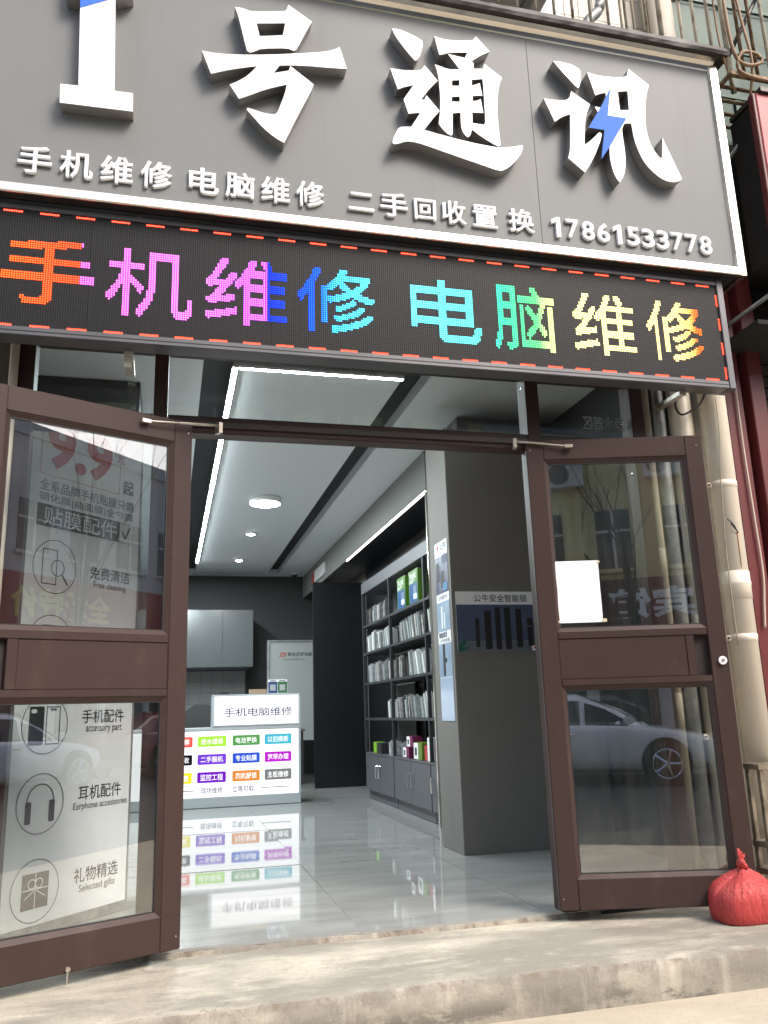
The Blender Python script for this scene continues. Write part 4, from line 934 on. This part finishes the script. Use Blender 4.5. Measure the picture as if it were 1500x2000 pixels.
pipe('conduit', 'thin cream pipe at the left edge behind the open left door', -.715, -.055, .020, -.03, 4.0, M_['cream'])
tube('wire', [(2.84, -.17, 1.86), (2.86, -.185, 1.83), (2.885, -.18, 1.79), (2.89, -.176, 1.785), (2.875, -.183, 1.80), (2.85, -.18, 1.835)], .003, M_['ink'])
tag(COL.objects['wire'], 'short black wire loop tied round the thick downpipe', 'wire')
st = tube('rust_streak', [(2.888, -.1735, 1.785), (2.887, -.1736, 1.70), (2.886, -.1735, 1.60)], [.0035, .0028, .0015], mat('rust_stain', (.33, .17, .06), .8), MP, 6)
tag(tube('cable', [(2.66, -.12, 2.56), (2.66, -.10, 2.50), (2.70, -.10, 2.46), (2.80, -.12, 2.52), (2.83, -.15, 2.60)], .006, M_['ink'], seg=8), 'black cable drooping below the end of the LED display', 'cable')
tag(tube('cable', [(2.86, -.18, 2.54), (2.852, -.18, 2.3), (2.835, -.17, 2.1), (2.825, -.16, 1.85), (2.822, -.15, 1.6), (2.822, -.15, 1.2)], .003, mat('pale_wire', (.35, .31, .24), .6), seg=6), 'thin pale wire hanging against the thick downpipe', 'cable')
NB = thing('neighbour_shop_front', 'dark red neighbouring shop front with a pilaster and cream window', 'shop front', (3.6, .1, -.18))
box('pilaster', 3.05, 3.165, -.02, .25, -.18, 3.4, M_['maroon'], NB, .004); box('pilaster_edge', 3.168, 3.20, .03, .25, -.18, 3.4, M_['maroon'], NB); box('pilaster', 3.203, 3.30, -.05, .25, -.18, 3.4, M_['maroon'], NB, .004)
for z0, z1 in ((2.22, 2.30), (2.315, 2.42)): box('window_frame', 3.302, 5, .02, .12, z0, z1, M_['paintbar'], NB, .006)
box('window_frame', 3.302, 3.33, .05, .12, -.18, 2.215, M_['paintbar'], NB)
box('window_pane', 3.335, 5, .08, .086, -.1, 2.215, mat('neighbour_glass', (.20, .20, .18), .1, 0, (4, .3, .7), (.30, .29, .26)), NB)
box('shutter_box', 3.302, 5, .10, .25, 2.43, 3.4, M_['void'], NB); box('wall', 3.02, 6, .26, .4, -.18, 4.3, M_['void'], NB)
for i in range(6): box('shutter_slat', 3.302, 5, .085, .098, 2.45+i*.075, 2.45+i*.075+.062, mat('shutter_grey', (.05, .047, .042), .6), NB, .003)
box('soffit_board', 3.302, 5, -.3, .08, 2.93, 2.96, M_['dullcream'], NB)
NS = thing('neighbour_sign', 'bright red neighbouring sign box high at the right edge', 'sign', (3.8, -.3, 3.3))
box('sign_face', 3.18, 6, -.46, -.40, 3.30, 4.32, M_['redpanel'], NS, .004); box('side_return', 3.160, 3.178, -.455, -.412, 3.30, 4.32, M_['maroon'], NS, .003); box('back_frame', 3.20, 6, -.395, -.2, 3.32, 4.30, M_['void'], NS); box('top_cap', 3.20, 6, -.48, -.2, 4.322, 4.35, M_['cap'], NS)
tube('support_arm', [(3.06, -.05, 3.02), (3.42, -.33, 3.28)], .014, M_['zinc'], NS); tube('support_arm', [(3.05, -.05, 3.9), (3.3, -.33, 4.28)], .014, M_['zinc'], NS)
tag(tube('cable', [(3.115, -.035, 2.70), (3.112, -.035, 2.3), (3.118, -.036, 1.95), (3.125, -.036, 1.6), (3.105, -.035, 1.42), (3.09, -.035, 1.3)], .006, mat('white_cable', (.58, .47, .40), .5), seg=8), 'white cable running down the red pilaster', 'cable')
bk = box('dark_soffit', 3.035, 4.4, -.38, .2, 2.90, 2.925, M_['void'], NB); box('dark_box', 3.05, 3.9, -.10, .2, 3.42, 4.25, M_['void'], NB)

# metal rack beside the door
RK = thing('metal_rack', 'low rusty steel rack at the lower right beside the downpipe', 'rack', (2.95, -.24, -.03))
for x, y in ((2.742, -.29), (2.742, -.205), (3.30, -.29), (3.30, -.205)): box('leg', x, x+.022, y, y+.022, -.028, .60, M_['rackm'], RK, .002)
for z in (.60, .25, .13): 
    box('rail', 2.735, 3.335, -.296, -.272, z, z+.026, M_['rackm'], RK, .002); box('rail', 2.735, 3.335, -.205, -.181, z, z+.026, M_['rackm'], RK, .002); box('rail', 2.735, 2.757, -.271, -.206, z, z+.026, M_['rackm'], RK, .002)

# red plastic bag
def bag():
    P = thing('plastic_bag', 'knotted red plastic bag standing on the step by the right door', 'bag', (2.545, -.33, -.03))
    prof = [(.02, .0, 0), (.93, .0, 0), (1.0, .010, .3), (1.03, .05, .5), (1.04, .090, .8), (1.0, .122, 1.3), (.84, .150, 2.2), (.58, .176, 2.8), (.30, .196, 2.8), (.14, .210, 1.8), (.10, .222, 1.2)]
    bm = bmesh.new(); rings = []; N = 96; rg = random.Random(2)
    ph = [rg.uniform(0, 6.28) for _ in range(6)]; fr_ = [5, 9, 13, 21, 29, 37]; am = [.010, .008, .008, .007, .005, .004]
    for r, z, k in prof:
        ringv = []
        for i in range(N):
            t = 2*math.pi*i/N; w_ = sum(a*math.sin(f*t+p_) for a, f, p_ in zip(am, fr_, ph))*k
            e = (abs(math.cos(t))**3.2+abs(math.sin(t))**3.2)**(-1/3.2) if z < .14 else 1+((abs(math.cos(t))**3.2+abs(math.sin(t))**3.2)**(-1/3.2)-1)*max(0, 1-(z-.14)/.06)
            rr = r*(e*.86)*(1+w_*(1 if r > .3 else 2)); low = .35*min(1, max(0, (.1-z)/.1))
            ringv.append(bm.verts.new((2.545+rr*.172*math.cos(t)+.006*(z/.2), -.33+rr*.125*math.sin(t), -.03+z+.004*k*math.sin(3*t+1))))
        rings.append(ringv)
    for a, b in zip(rings, rings[1:]):
        for i in range(N): bm.faces.new((a[i], a[(i+1) % N], b[(i+1) % N], b[i]))
    bm.faces.new(rings[0]); bm.faces.new(rings[-1])
    link('bag_body', bm_mesh(bm), M_['bagred'], P, False, True)
    bm = bmesh.new()
    def blob(c, rx, ry, rz, k, rot=0):
        m_ = Matrix.Translation(c) @ Matrix.Rotation(rot, 4, 'Y') @ Matrix.Diagonal((rx, ry, rz, 1))
        g = bmesh.ops.create_icosphere(bm, subdivisions=3, radius=1, matrix=m_)
        for v in g['verts']: v.co += Vector((rg.uniform(-1, 1), rg.uniform(-1, 1), rg.uniform(-1, 1)))*.0022
    blob(Vector((2.552, -.335, .198)), .026, .022, .016, 1, .3); blob(Vector((2.545, -.34, .212)), .016, .020, .018, 1, -.5); blob(Vector((2.566, -.335, .192)), .015, .014, .011, 1, .8)
    link('knot', bm_mesh(bm), M_['bagred'], P, False, True)
    bm = bmesh.new()
    for (ax, az, wx) in ((-.008, .058, .016), (.020, .034, .014), (.006, .046, .010)):
        base = Vector((2.55, -.335, .212)); tip = base+Vector((ax, -.006+wx*.4, az)); d = Vector((wx, .004, 0))
        vs = [bm.verts.new(p) for p in (base-d*.5, base+d*.5+Vector((0, .004, 0)), base.lerp(tip, .55)+d*.9, tip+d*.3, tip-d*.5, base.lerp(tip, .5)-d*.8)]
        c = bm.verts.new(base.lerp(tip, .5)+Vector((0, -.008, 0)))
        for i in range(6): bm.faces.new((vs[i], vs[(i+1) % 6], c))
    link('bag_ears', bm_mesh(bm), M_['bagred'], P, False, True)
bag()

# ================================================================== UPPER STOREY
UB = thing('upper_storey', 'beige tiled upper storey of the building above the sign', 'building', (2, .1, 4.5))
box('wall', -6, 2.99, .02, .2, 4.5, 8, M_['joint'], UB); box('wall', 3.02, 8, .05, .2, 4.31, 8, M_['dirtywall'], UB)
tl = bmesh.new(); add_box(tl, .002, .098, 0, .012, .002, .198); tme = bm_mesh(tl, 'wall_tile'); tme.materials.append(M_['walltile'])
for i in range(18):
    for j in range(6):
        o = bpy.data.objects.new('wall_tile', tme); COL.objects.link(o); o.parent = UB; o.location = Vector((1.18+i*.1, .0075+random.uniform(-.001, .001), 4.52+j*.2))-UB.location
box('window_recess', 3.03, 6, .035, .049, 4.35, 6.5, M_['greenwin'], UB)
for i in range(6):
    x0 = 3.05+i*.42
    for j in range(4): 
        pn = box('window_pane', x0+.03, x0+.39, .020, .034, 4.38+j*.36, 4.38+j*.36+.31, M_['greenglass'], UB)
for i in range(7): box('window_bar', 3.03+i*.42, 3.075+i*.42, .005, .019, 4.35, 6.5, M_['greenwin'], UB)
for j in range(5): box('window_bar', 3.03, 6, .0, .004, 4.345+j*.36, 4.375+j*.36, M_['greenwin'], UB)
box('curtain_panel', 1.55, 1.98, -.012, .0, 4.6, 6.2, mat('cream_curtain', (.62, .58, .50), .7, 0, (5, .4, .6), (.50, .46, .38), stretch=(6, 1, .4)), UB)
box('window_frame', 1.99, 2.04, -.02, .0, 4.6, 6.2, M_['acwhite'], UB); box('grey_board', 2.05, 2.24, -.012, .0, 4.6, 6.2, M_['zinc'], UB)
def cage(label, x0, x1, z0, z1, y0, step, bars, mts, floorbars, grp='window security cages'):
    Cg = thing('window_cage', label, 'window cage', ((x0+x1)/2, y0, z0), group=grp)
    n = int((x1-x0)/step)
    for i in range(n+1):
        x = x0+(x1-x0)*i/n; r = .014 if i in (0, n) else bars
        tube('bar', [(x, y0, z0), (x+random.uniform(-.006, .006), y0, z1)], r, mts[0 if i % 3 else 1], Cg, 8)
    for z in ((z0, z0+.62) if floorbars else (z0+.62,)): box('rail', x0-.01, x1+.01, y0-.014, y0+.014, z-.012, z+.012, mts[0], Cg)
    if floorbars:
        for y in (y0+.10, y0+.2, y0+.30, y0+.40): tube('floor_bar', [(x0, y, z0), (x1, y, z0)], .011, mts[0], Cg, 8)
    for x in (x0, x1):
        tube('side_rail', [(x, y0, z0), (x, -.005, z0)], .014, mts[0], Cg, 8); tube('brace', [(x, y0+.02, z0+.6), (x, -.005, z0+.95)], .012, mts[0], Cg, 8)
        for k in range(3): tube('side_bar', [(x, y0+.12*(k+1), z0), (x, y0+.12*(k+1), z1)], bars, mts[1], Cg, 8)
    tube('brace', [(x0, y0+.03, z0+.1), (x0+.42, y0+.03, z0+.85)], .013, M_['cap'], Cg, 6)
    return Cg
cage('cream painted window cage with vertical bars above the fascia sign', 1.18, 2.62, 4.62, 6.3, -.44, .105, .0085, (M_['paintbar'], M_['paintbar']), False)
cage('rusty window cage with tangled wires above the red sign', 3.03, 4.6, 4.42, 6.3, -.46, .092, .010, (M_['rust'], M_['paintbar']), True)
for k, (pts, r) in enumerate((([(3.06, -.49, 5.4), (3.02, -.50, 4.9), (3.045, -.49, 4.55), (3.12, -.49, 4.47), (3.22, -.50, 4.50), (3.20, -.49, 4.56), (3.10, -.49, 4.55), (3.07, -.48, 4.44), (3.2, -.48, 4.40), (3.5, -.5, 4.38)], .010), ([(3.10, -.48, 5.3), (3.13, -.49, 4.8), (3.16, -.49, 4.5), (3.17, -.42, 4.30)], .008), ([(3.0, -.45, 5.2), (2.98, -.46, 4.75), (3.0, -.46, 4.5), (3.10, -.40, 4.35)], .006))):
    tag(tube('cable', pts, r, mat('brown_cable', (.28, .17, .09), .6), seg=8), ['thick brown cable looped over the corner of the rusty cage', 'brown cable hanging straight inside the rusty cage front', 'thin brown cable hanging between the downpipe and the rusty cage'][k], 'cable', 'cables on the rusty cage')
def ac(x, y, z, label, parent=None, ry=False, grp=None):
    A = thing('air_conditioner', label, 'air conditioner', (x+.4, y, z), group=grp)
    s = -1 if not ry else 1
    box('casing', x, x+.80, y, y+.28, z, z+.56, M_['acwhite'], A, .012)
    yf = y-.003 if not ry else y+.283
    cx, cz = x+.28, z+.28
    bm = bmesh.new(); bm.faces.new([bm.verts.new((cx+.23*math.cos(k*2*math.pi/40), yf, cz+.23*math.sin(k*2*math.pi/40))) for k in range(40)]); link('fan_opening', bm_mesh(bm), M_['acdark'], A)
    bm = bmesh.new()
    for rr in (.04, .08, .12, .16, .20, .232): add_tube(bm, [(cx+rr*math.cos(k*2*math.pi/32), yf+s*.012, cz+rr*math.sin(k*2*math.pi/32)) for k in range(33)], .0035, 5, False)
    for k in range(16): t = k*math.pi/8; add_tube(bm, [(cx+.04*math.cos(t), yf+s*.012, cz+.04*math.sin(t)), (cx+.232*math.cos(t+.5), yf+s*.012, cz+.232*math.sin(t+.5))], .003, 5, False)
    link('fan_guard', bm_mesh(bm), M_['acwhite'], A)
    for dx in (.1, .66): box('foot', x+dx, x+dx+.05, y+.02, y+.26, z-.03, z-.0005, M_['zinc'], A)
    return A
ac(1.22, -.36, 4.90, 'white air conditioner with round fan guard behind the cage above the sign')
tag(tube('hose', [(2.30, -.30, 5.3), (2.34, -.31, 5.05), (2.33, -.30, 4.88), (2.24, -.30, 4.76), (2.20, -.28, 4.66)], .03, M_['zinc'], seg=12), 'bent grey insulated hose behind the cream window cage', 'hose')

# ================================================================== ACROSS THE STREET (seen in the door glass)
def building(label, x0, x1, h, y, wall, win, floors, signm, signz, group='buildings across the street', n_w=6):
    B = thing('street_building', label, 'building', ((x0+x1)/2, y-3, -.2), group=group)
    box('wall', x0, x1, y-8, y, -.2, h, wall, B)
    st_ = (x1-x0)/n_w
    for (z0, z1) in floors:
        for i in range(n_w):
            a = x0+st_*i+.35; b_ = a+st_-.7
            wn = box('window', a, b_, y+.002, y+.03, z0, z1, mat('far_window', (.045, .055, .055), .08), B)
            box('window_frame', (a+b_)/2-.03, (a+b_)/2+.03, y+.031, y+.05, z0, z1, M_['acwhite'], wn)
            box('window_frame', a, b_, y+.031, y+.05, z0+(z1-z0)*.62, z0+(z1-z0)*.62+.05, M_['acwhite'], wn)
            box('sill', a-.08, b_+.08, y+.002, y+.12, z0-.09, z0-.003, wall, wn)
    if signm: box('fascia', x0+.05, x1-.05, y+.002, y+.35, signz[0], signz[1], signm, B)
    box('shop_glass', x0+.3, x1-.3, y+.002, y+.02, .0, signz[0]-.15, mat('far_window', (.045, .055, .055), .08), B)
    for i in range(n_w+1): box('shop_post', x0+st_*i-.12 if i else x0, x0+st_*i+.12, y+.021, y+.07, -.18, signz[0]-.1, M_['acwhite'], B)
    box('parapet', x0, x1, y-.3, y+.06, h+.001, h+.35, wall, B)
    return B
yellow = mat('yellow_render', (.80, .68, .33), .85, 0, (.7, .35, .7), (.72, .60, .28)); grey_t = mat('grey_tile_facade', (.56, .56, .53), .6, 0, (.8, .35, .7), (.48, .48, .46)); darkred = mat('hotel_fascia', (.10, .025, .022), .5)
YB = building('yellow rendered building with a dark hotel fascia across the street', -5.5, 7.2, 10.5, -14, yellow, None, ((3.72, 5.0), (6.9, 8.2)), darkred, (2.2, 3.45), n_w=9)
FY = xf((0, -13.65, 0), (-1, 0, 0), (0, 0, 1), (0, 1, 0))
wt = M_['white']
text('fascia_lettering', '滨宾馆', FY, -4.6, 2.62, -2.05, 3.25, .01, wt, YB, offset=.03); text('fascia_lettering', '电话: 363668', FY, -3.9, 2.28, -2.35, 2.48, .01, wt, YB, offset=.02)
ac(.95, -14+.02, 5.55, 'white air conditioner on the yellow building, nearest the hotel lettering end', ry=True, grp='air conditioners across the street'); ac(3.0, -14+.02, 5.6, 'white air conditioner on the yellow building, left of the drainpipe across the street', ry=True, grp='air conditioners across the street')
GB = building('grey tiled building with a red fascia across the street', 7.25, 24, 7.9, -14, grey_t, None, ((5.0, 6.3),), mat('red_fascia', (.34, .03, .03), .5), (3.0, 4.4), n_w=10)
text('fascia_lettering', '全城特价', FY, -13.8, 3.35, -10.6, 4.1, .01, mat('yellow_letter', (.7, .5, .08), .5), GB, offset=.03)

def car(label, loc, paint, flip=False):
    K = thing('parked_car', label, 'car', loc, math.pi if flip else 0, 'cars parked across the street')
    # body: stations along local x (front at +x), each a half section; street side is local +y
    prof = [(-2.28, .42, .78, .62), (-2.15, .28, .93, .80), (-1.6, .22, .97, .88), (-.8, .20, .95, .91), (.2, .20, .93, .91), (1.0, .20, .90, .91), (1.6, .22, .82, .89), (2.1, .26, .70, .80), (2.30, .38, .58, .62)]
    bm = bmesh.new(); rows = []
    for x, zb, zt, hw in prof:
        half = [(hw*.80, zb), (hw*.97, zb+.08), (hw, (zb+zt)/2-.05), (hw*.985, zt-.12), (hw*.90, zt-.01), (hw*.5, zt+.02)]
        rows.append([bm.verts.new((x, y, z)) for y, z in half] + [bm.verts.new((x, -y, z)) for y, z in reversed(half)])
    for a, b in zip(rows, rows[1:]):
        for i in range(12): bm.faces.new((a[i], a[(i+1) % 12], b[(i+1) % 12], b[i]))
    bm.faces.new(rows[0]); bm.faces.new(rows[-1]); bmesh.ops.subdivide_edges(bm, edges=bm.edges[:], cuts=1, smooth=.6, use_grid_fill=True)
    link('body', bm_mesh(bm), paint, K, True, True)
    gp = [(-1.95, .93, .60, .93), (-1.35, .90, .62, 1.30), (-.6, .88, .62, 1.42), (.1, .88, .62, 1.42), (.75, .88, .64, 1.18), (1.20, .86, .70, .90)]
    bm = bmesh.new(); rows = []
    for x, zb, hw, zt in gp:
        rows.append([bm.verts.new(p) for p in ((x, .80, zb), (x, hw, zt-.06), (x, hw*.8, zt), (x, -hw*.8, zt), (x, -hw, zt-.06), (x, -.80, zb))])
    for a, b in zip(rows, rows[1:]):
        for i in range(5): bm.faces.new((a[i], a[i+1], b[i+1], b[i]))
    link('cabin', bm_mesh(bm), paint, K, True, True)
    gm = mat('car_glass', (.02, .025, .028), .05)
    for sg in (1, -1):
        def side(x, t):
            for (xa, ba, ha, ta), (xb, bb, hb, tb) in zip(gp, gp[1:]):
                if x <= xb: k = (x-xa)/(xb-xa); b0, h0, t0 = ba+(bb-ba)*k, ha+(hb-ha)*k, ta+(tb-ta)*k; break
            return Vector((x, sg*((.80+(h0-.80)*t)+.008), b0+(t0-.06-b0)*t))
        for xs in ((-1.50, -1.1, -.72), (-.64, -.2, .16), (.24, .55, .90)):
            bm = bmesh.new(); lo = [bm.verts.new(side(x, .10)) for x in xs]; hi = [bm.verts.new(side(x, .92 if x < .6 else .6)) for x in xs]
            for i in range(2): bm.faces.new((lo[i], lo[i+1], hi[i+1], hi[i]))
            link('side_window', bm_mesh(bm), gm, K, True)
        box('headlight', 2.02, 2.20, sg*.58-.10, sg*.58+.10, .58, .68, mat('headlight', (.5, .52, .52), .1), K, .03, True)
        box('door_handle', -.10, .08, sg*.915-.012, sg*.915+.012, .78, .805, M_['chrome'], K, .004, True); box('mirror', .82, 1.0, sg*.98-.10, sg*.98+.06, .93, 1.05, paint, K, .03, True)
        for x in (-1.38, 1.42):
            bm = bmesh.new(); add_tube(bm, [(x, sg*.80, .345), (x, sg*.918, .345)], .375, 32); wl = link('wheel_well', bm_mesh(bm), mat('wheel_well', (.006, .006, .006), .9), K, True)
            bm = bmesh.new(); add_tube(bm, [(x, sg*.74, .325), (x, sg*.935, .325)], .325, 28); t_ = link('tyre', bm_mesh(bm), mat('tyre', (.015, .015, .015), .8), K, True)
            bm = bmesh.new(); add_tube(bm, [(x, sg*.93, .325), (x, sg*.938, .325)], .06, 12)
            for k in range(5):
                a = k*2*math.pi/5; add_tube(bm, [(x, sg*.937, .325), (x+.21*math.cos(a), sg*.94, .325+.21*math.sin(a))], .026, 6)
            add_tube(bm, [(x+.215*math.cos(k*2*math.pi/24), sg*.938, .325+.215*math.sin(k*2*math.pi/24)) for k in range(25)], .016, 6, False)
            link('rim', bm_mesh(bm), M_['chrome'], t_, True)
    bm = bmesh.new(); v = [bm.verts.new(p) for p in ((.20, -.52, 1.415), (.20, .52, 1.415), (1.12, .66, .965), (1.12, -.66, .965))]; bm.faces.new(v); link('windscreen', bm_mesh(bm), gm, K, True)
    for v_ in bm_mesh(bmesh.new()).vertices: pass
    return K
carwhite = mat('white_car_paint', (.80, .80, .79), .25, coat=.6); carred = mat('red_car_paint', (.28, .025, .03), .25, coat=.6)
car('white saloon car parked across the street, mirrored in the right door glass', (1.28, -10.7, -.304), carwhite)
car('white saloon car parked across the street beside the red car', (7.9, -10.9, -.304), carwhite)
car('red saloon car parked across the street', (13.2, -11.0, -.304), carred)

def tree(label, x, y, h, seed):
    T_ = thing('bare_tree', label, 'tree', (x, y, -.2), group='bare street trees'); rg = random.Random(seed)
    tr = bmesh.new(); cr = bmesh.new()
    def grow(bm, p, d, l, r, depth):
        pts = [p]; rr = [r]; q = p.copy(); dd = d.copy()
        for k in range(4):
            dd = (dd+Vector((rg.uniform(-1, 1), rg.uniform(-1, 1), rg.uniform(-.2, .5)))*.13).normalized(); q = q+dd*l/4; pts.append(q.copy()); rr.append(r*(1-.14*(k+1)))
        add_tube(bm, pts, rr, 7 if depth == 0 else 5, False)
        if depth < 4:
            for k in range(3 if depth else 6):
                i = rg.choice((2, 3, 4)) if depth else 2+k % 3
                nd = (dd+Vector((rg.uniform(-1, 1), rg.uniform(-1, 1), rg.uniform(.0, .9)))*.75).normalized()
                grow(cr, pts[i], nd, l*rg.uniform(.45, .65), rr[i]*.58, depth+1)
    grow(tr, Vector((x, y, -.2)), Vector((.02, 0, 1)), h, .085, 0)
    bk_ = mat('tree_bark', (.085, .060, .045), .9, 0, (14, .4, .6), (.05, .036, .028))
    link('trunk', bm_mesh(tr), bk_, T_, False, True); link('crown', bm_mesh(cr), bk_, T_, False, True)
tree('bare young street tree in front of the hotel across the street', 2.75, -12.7, 4.2, 4)
tree('bare young street tree in front of the grey tiled building across the street', 11.6, -12.6, 5.2, 8)
for nm in ('wire',):
    pass
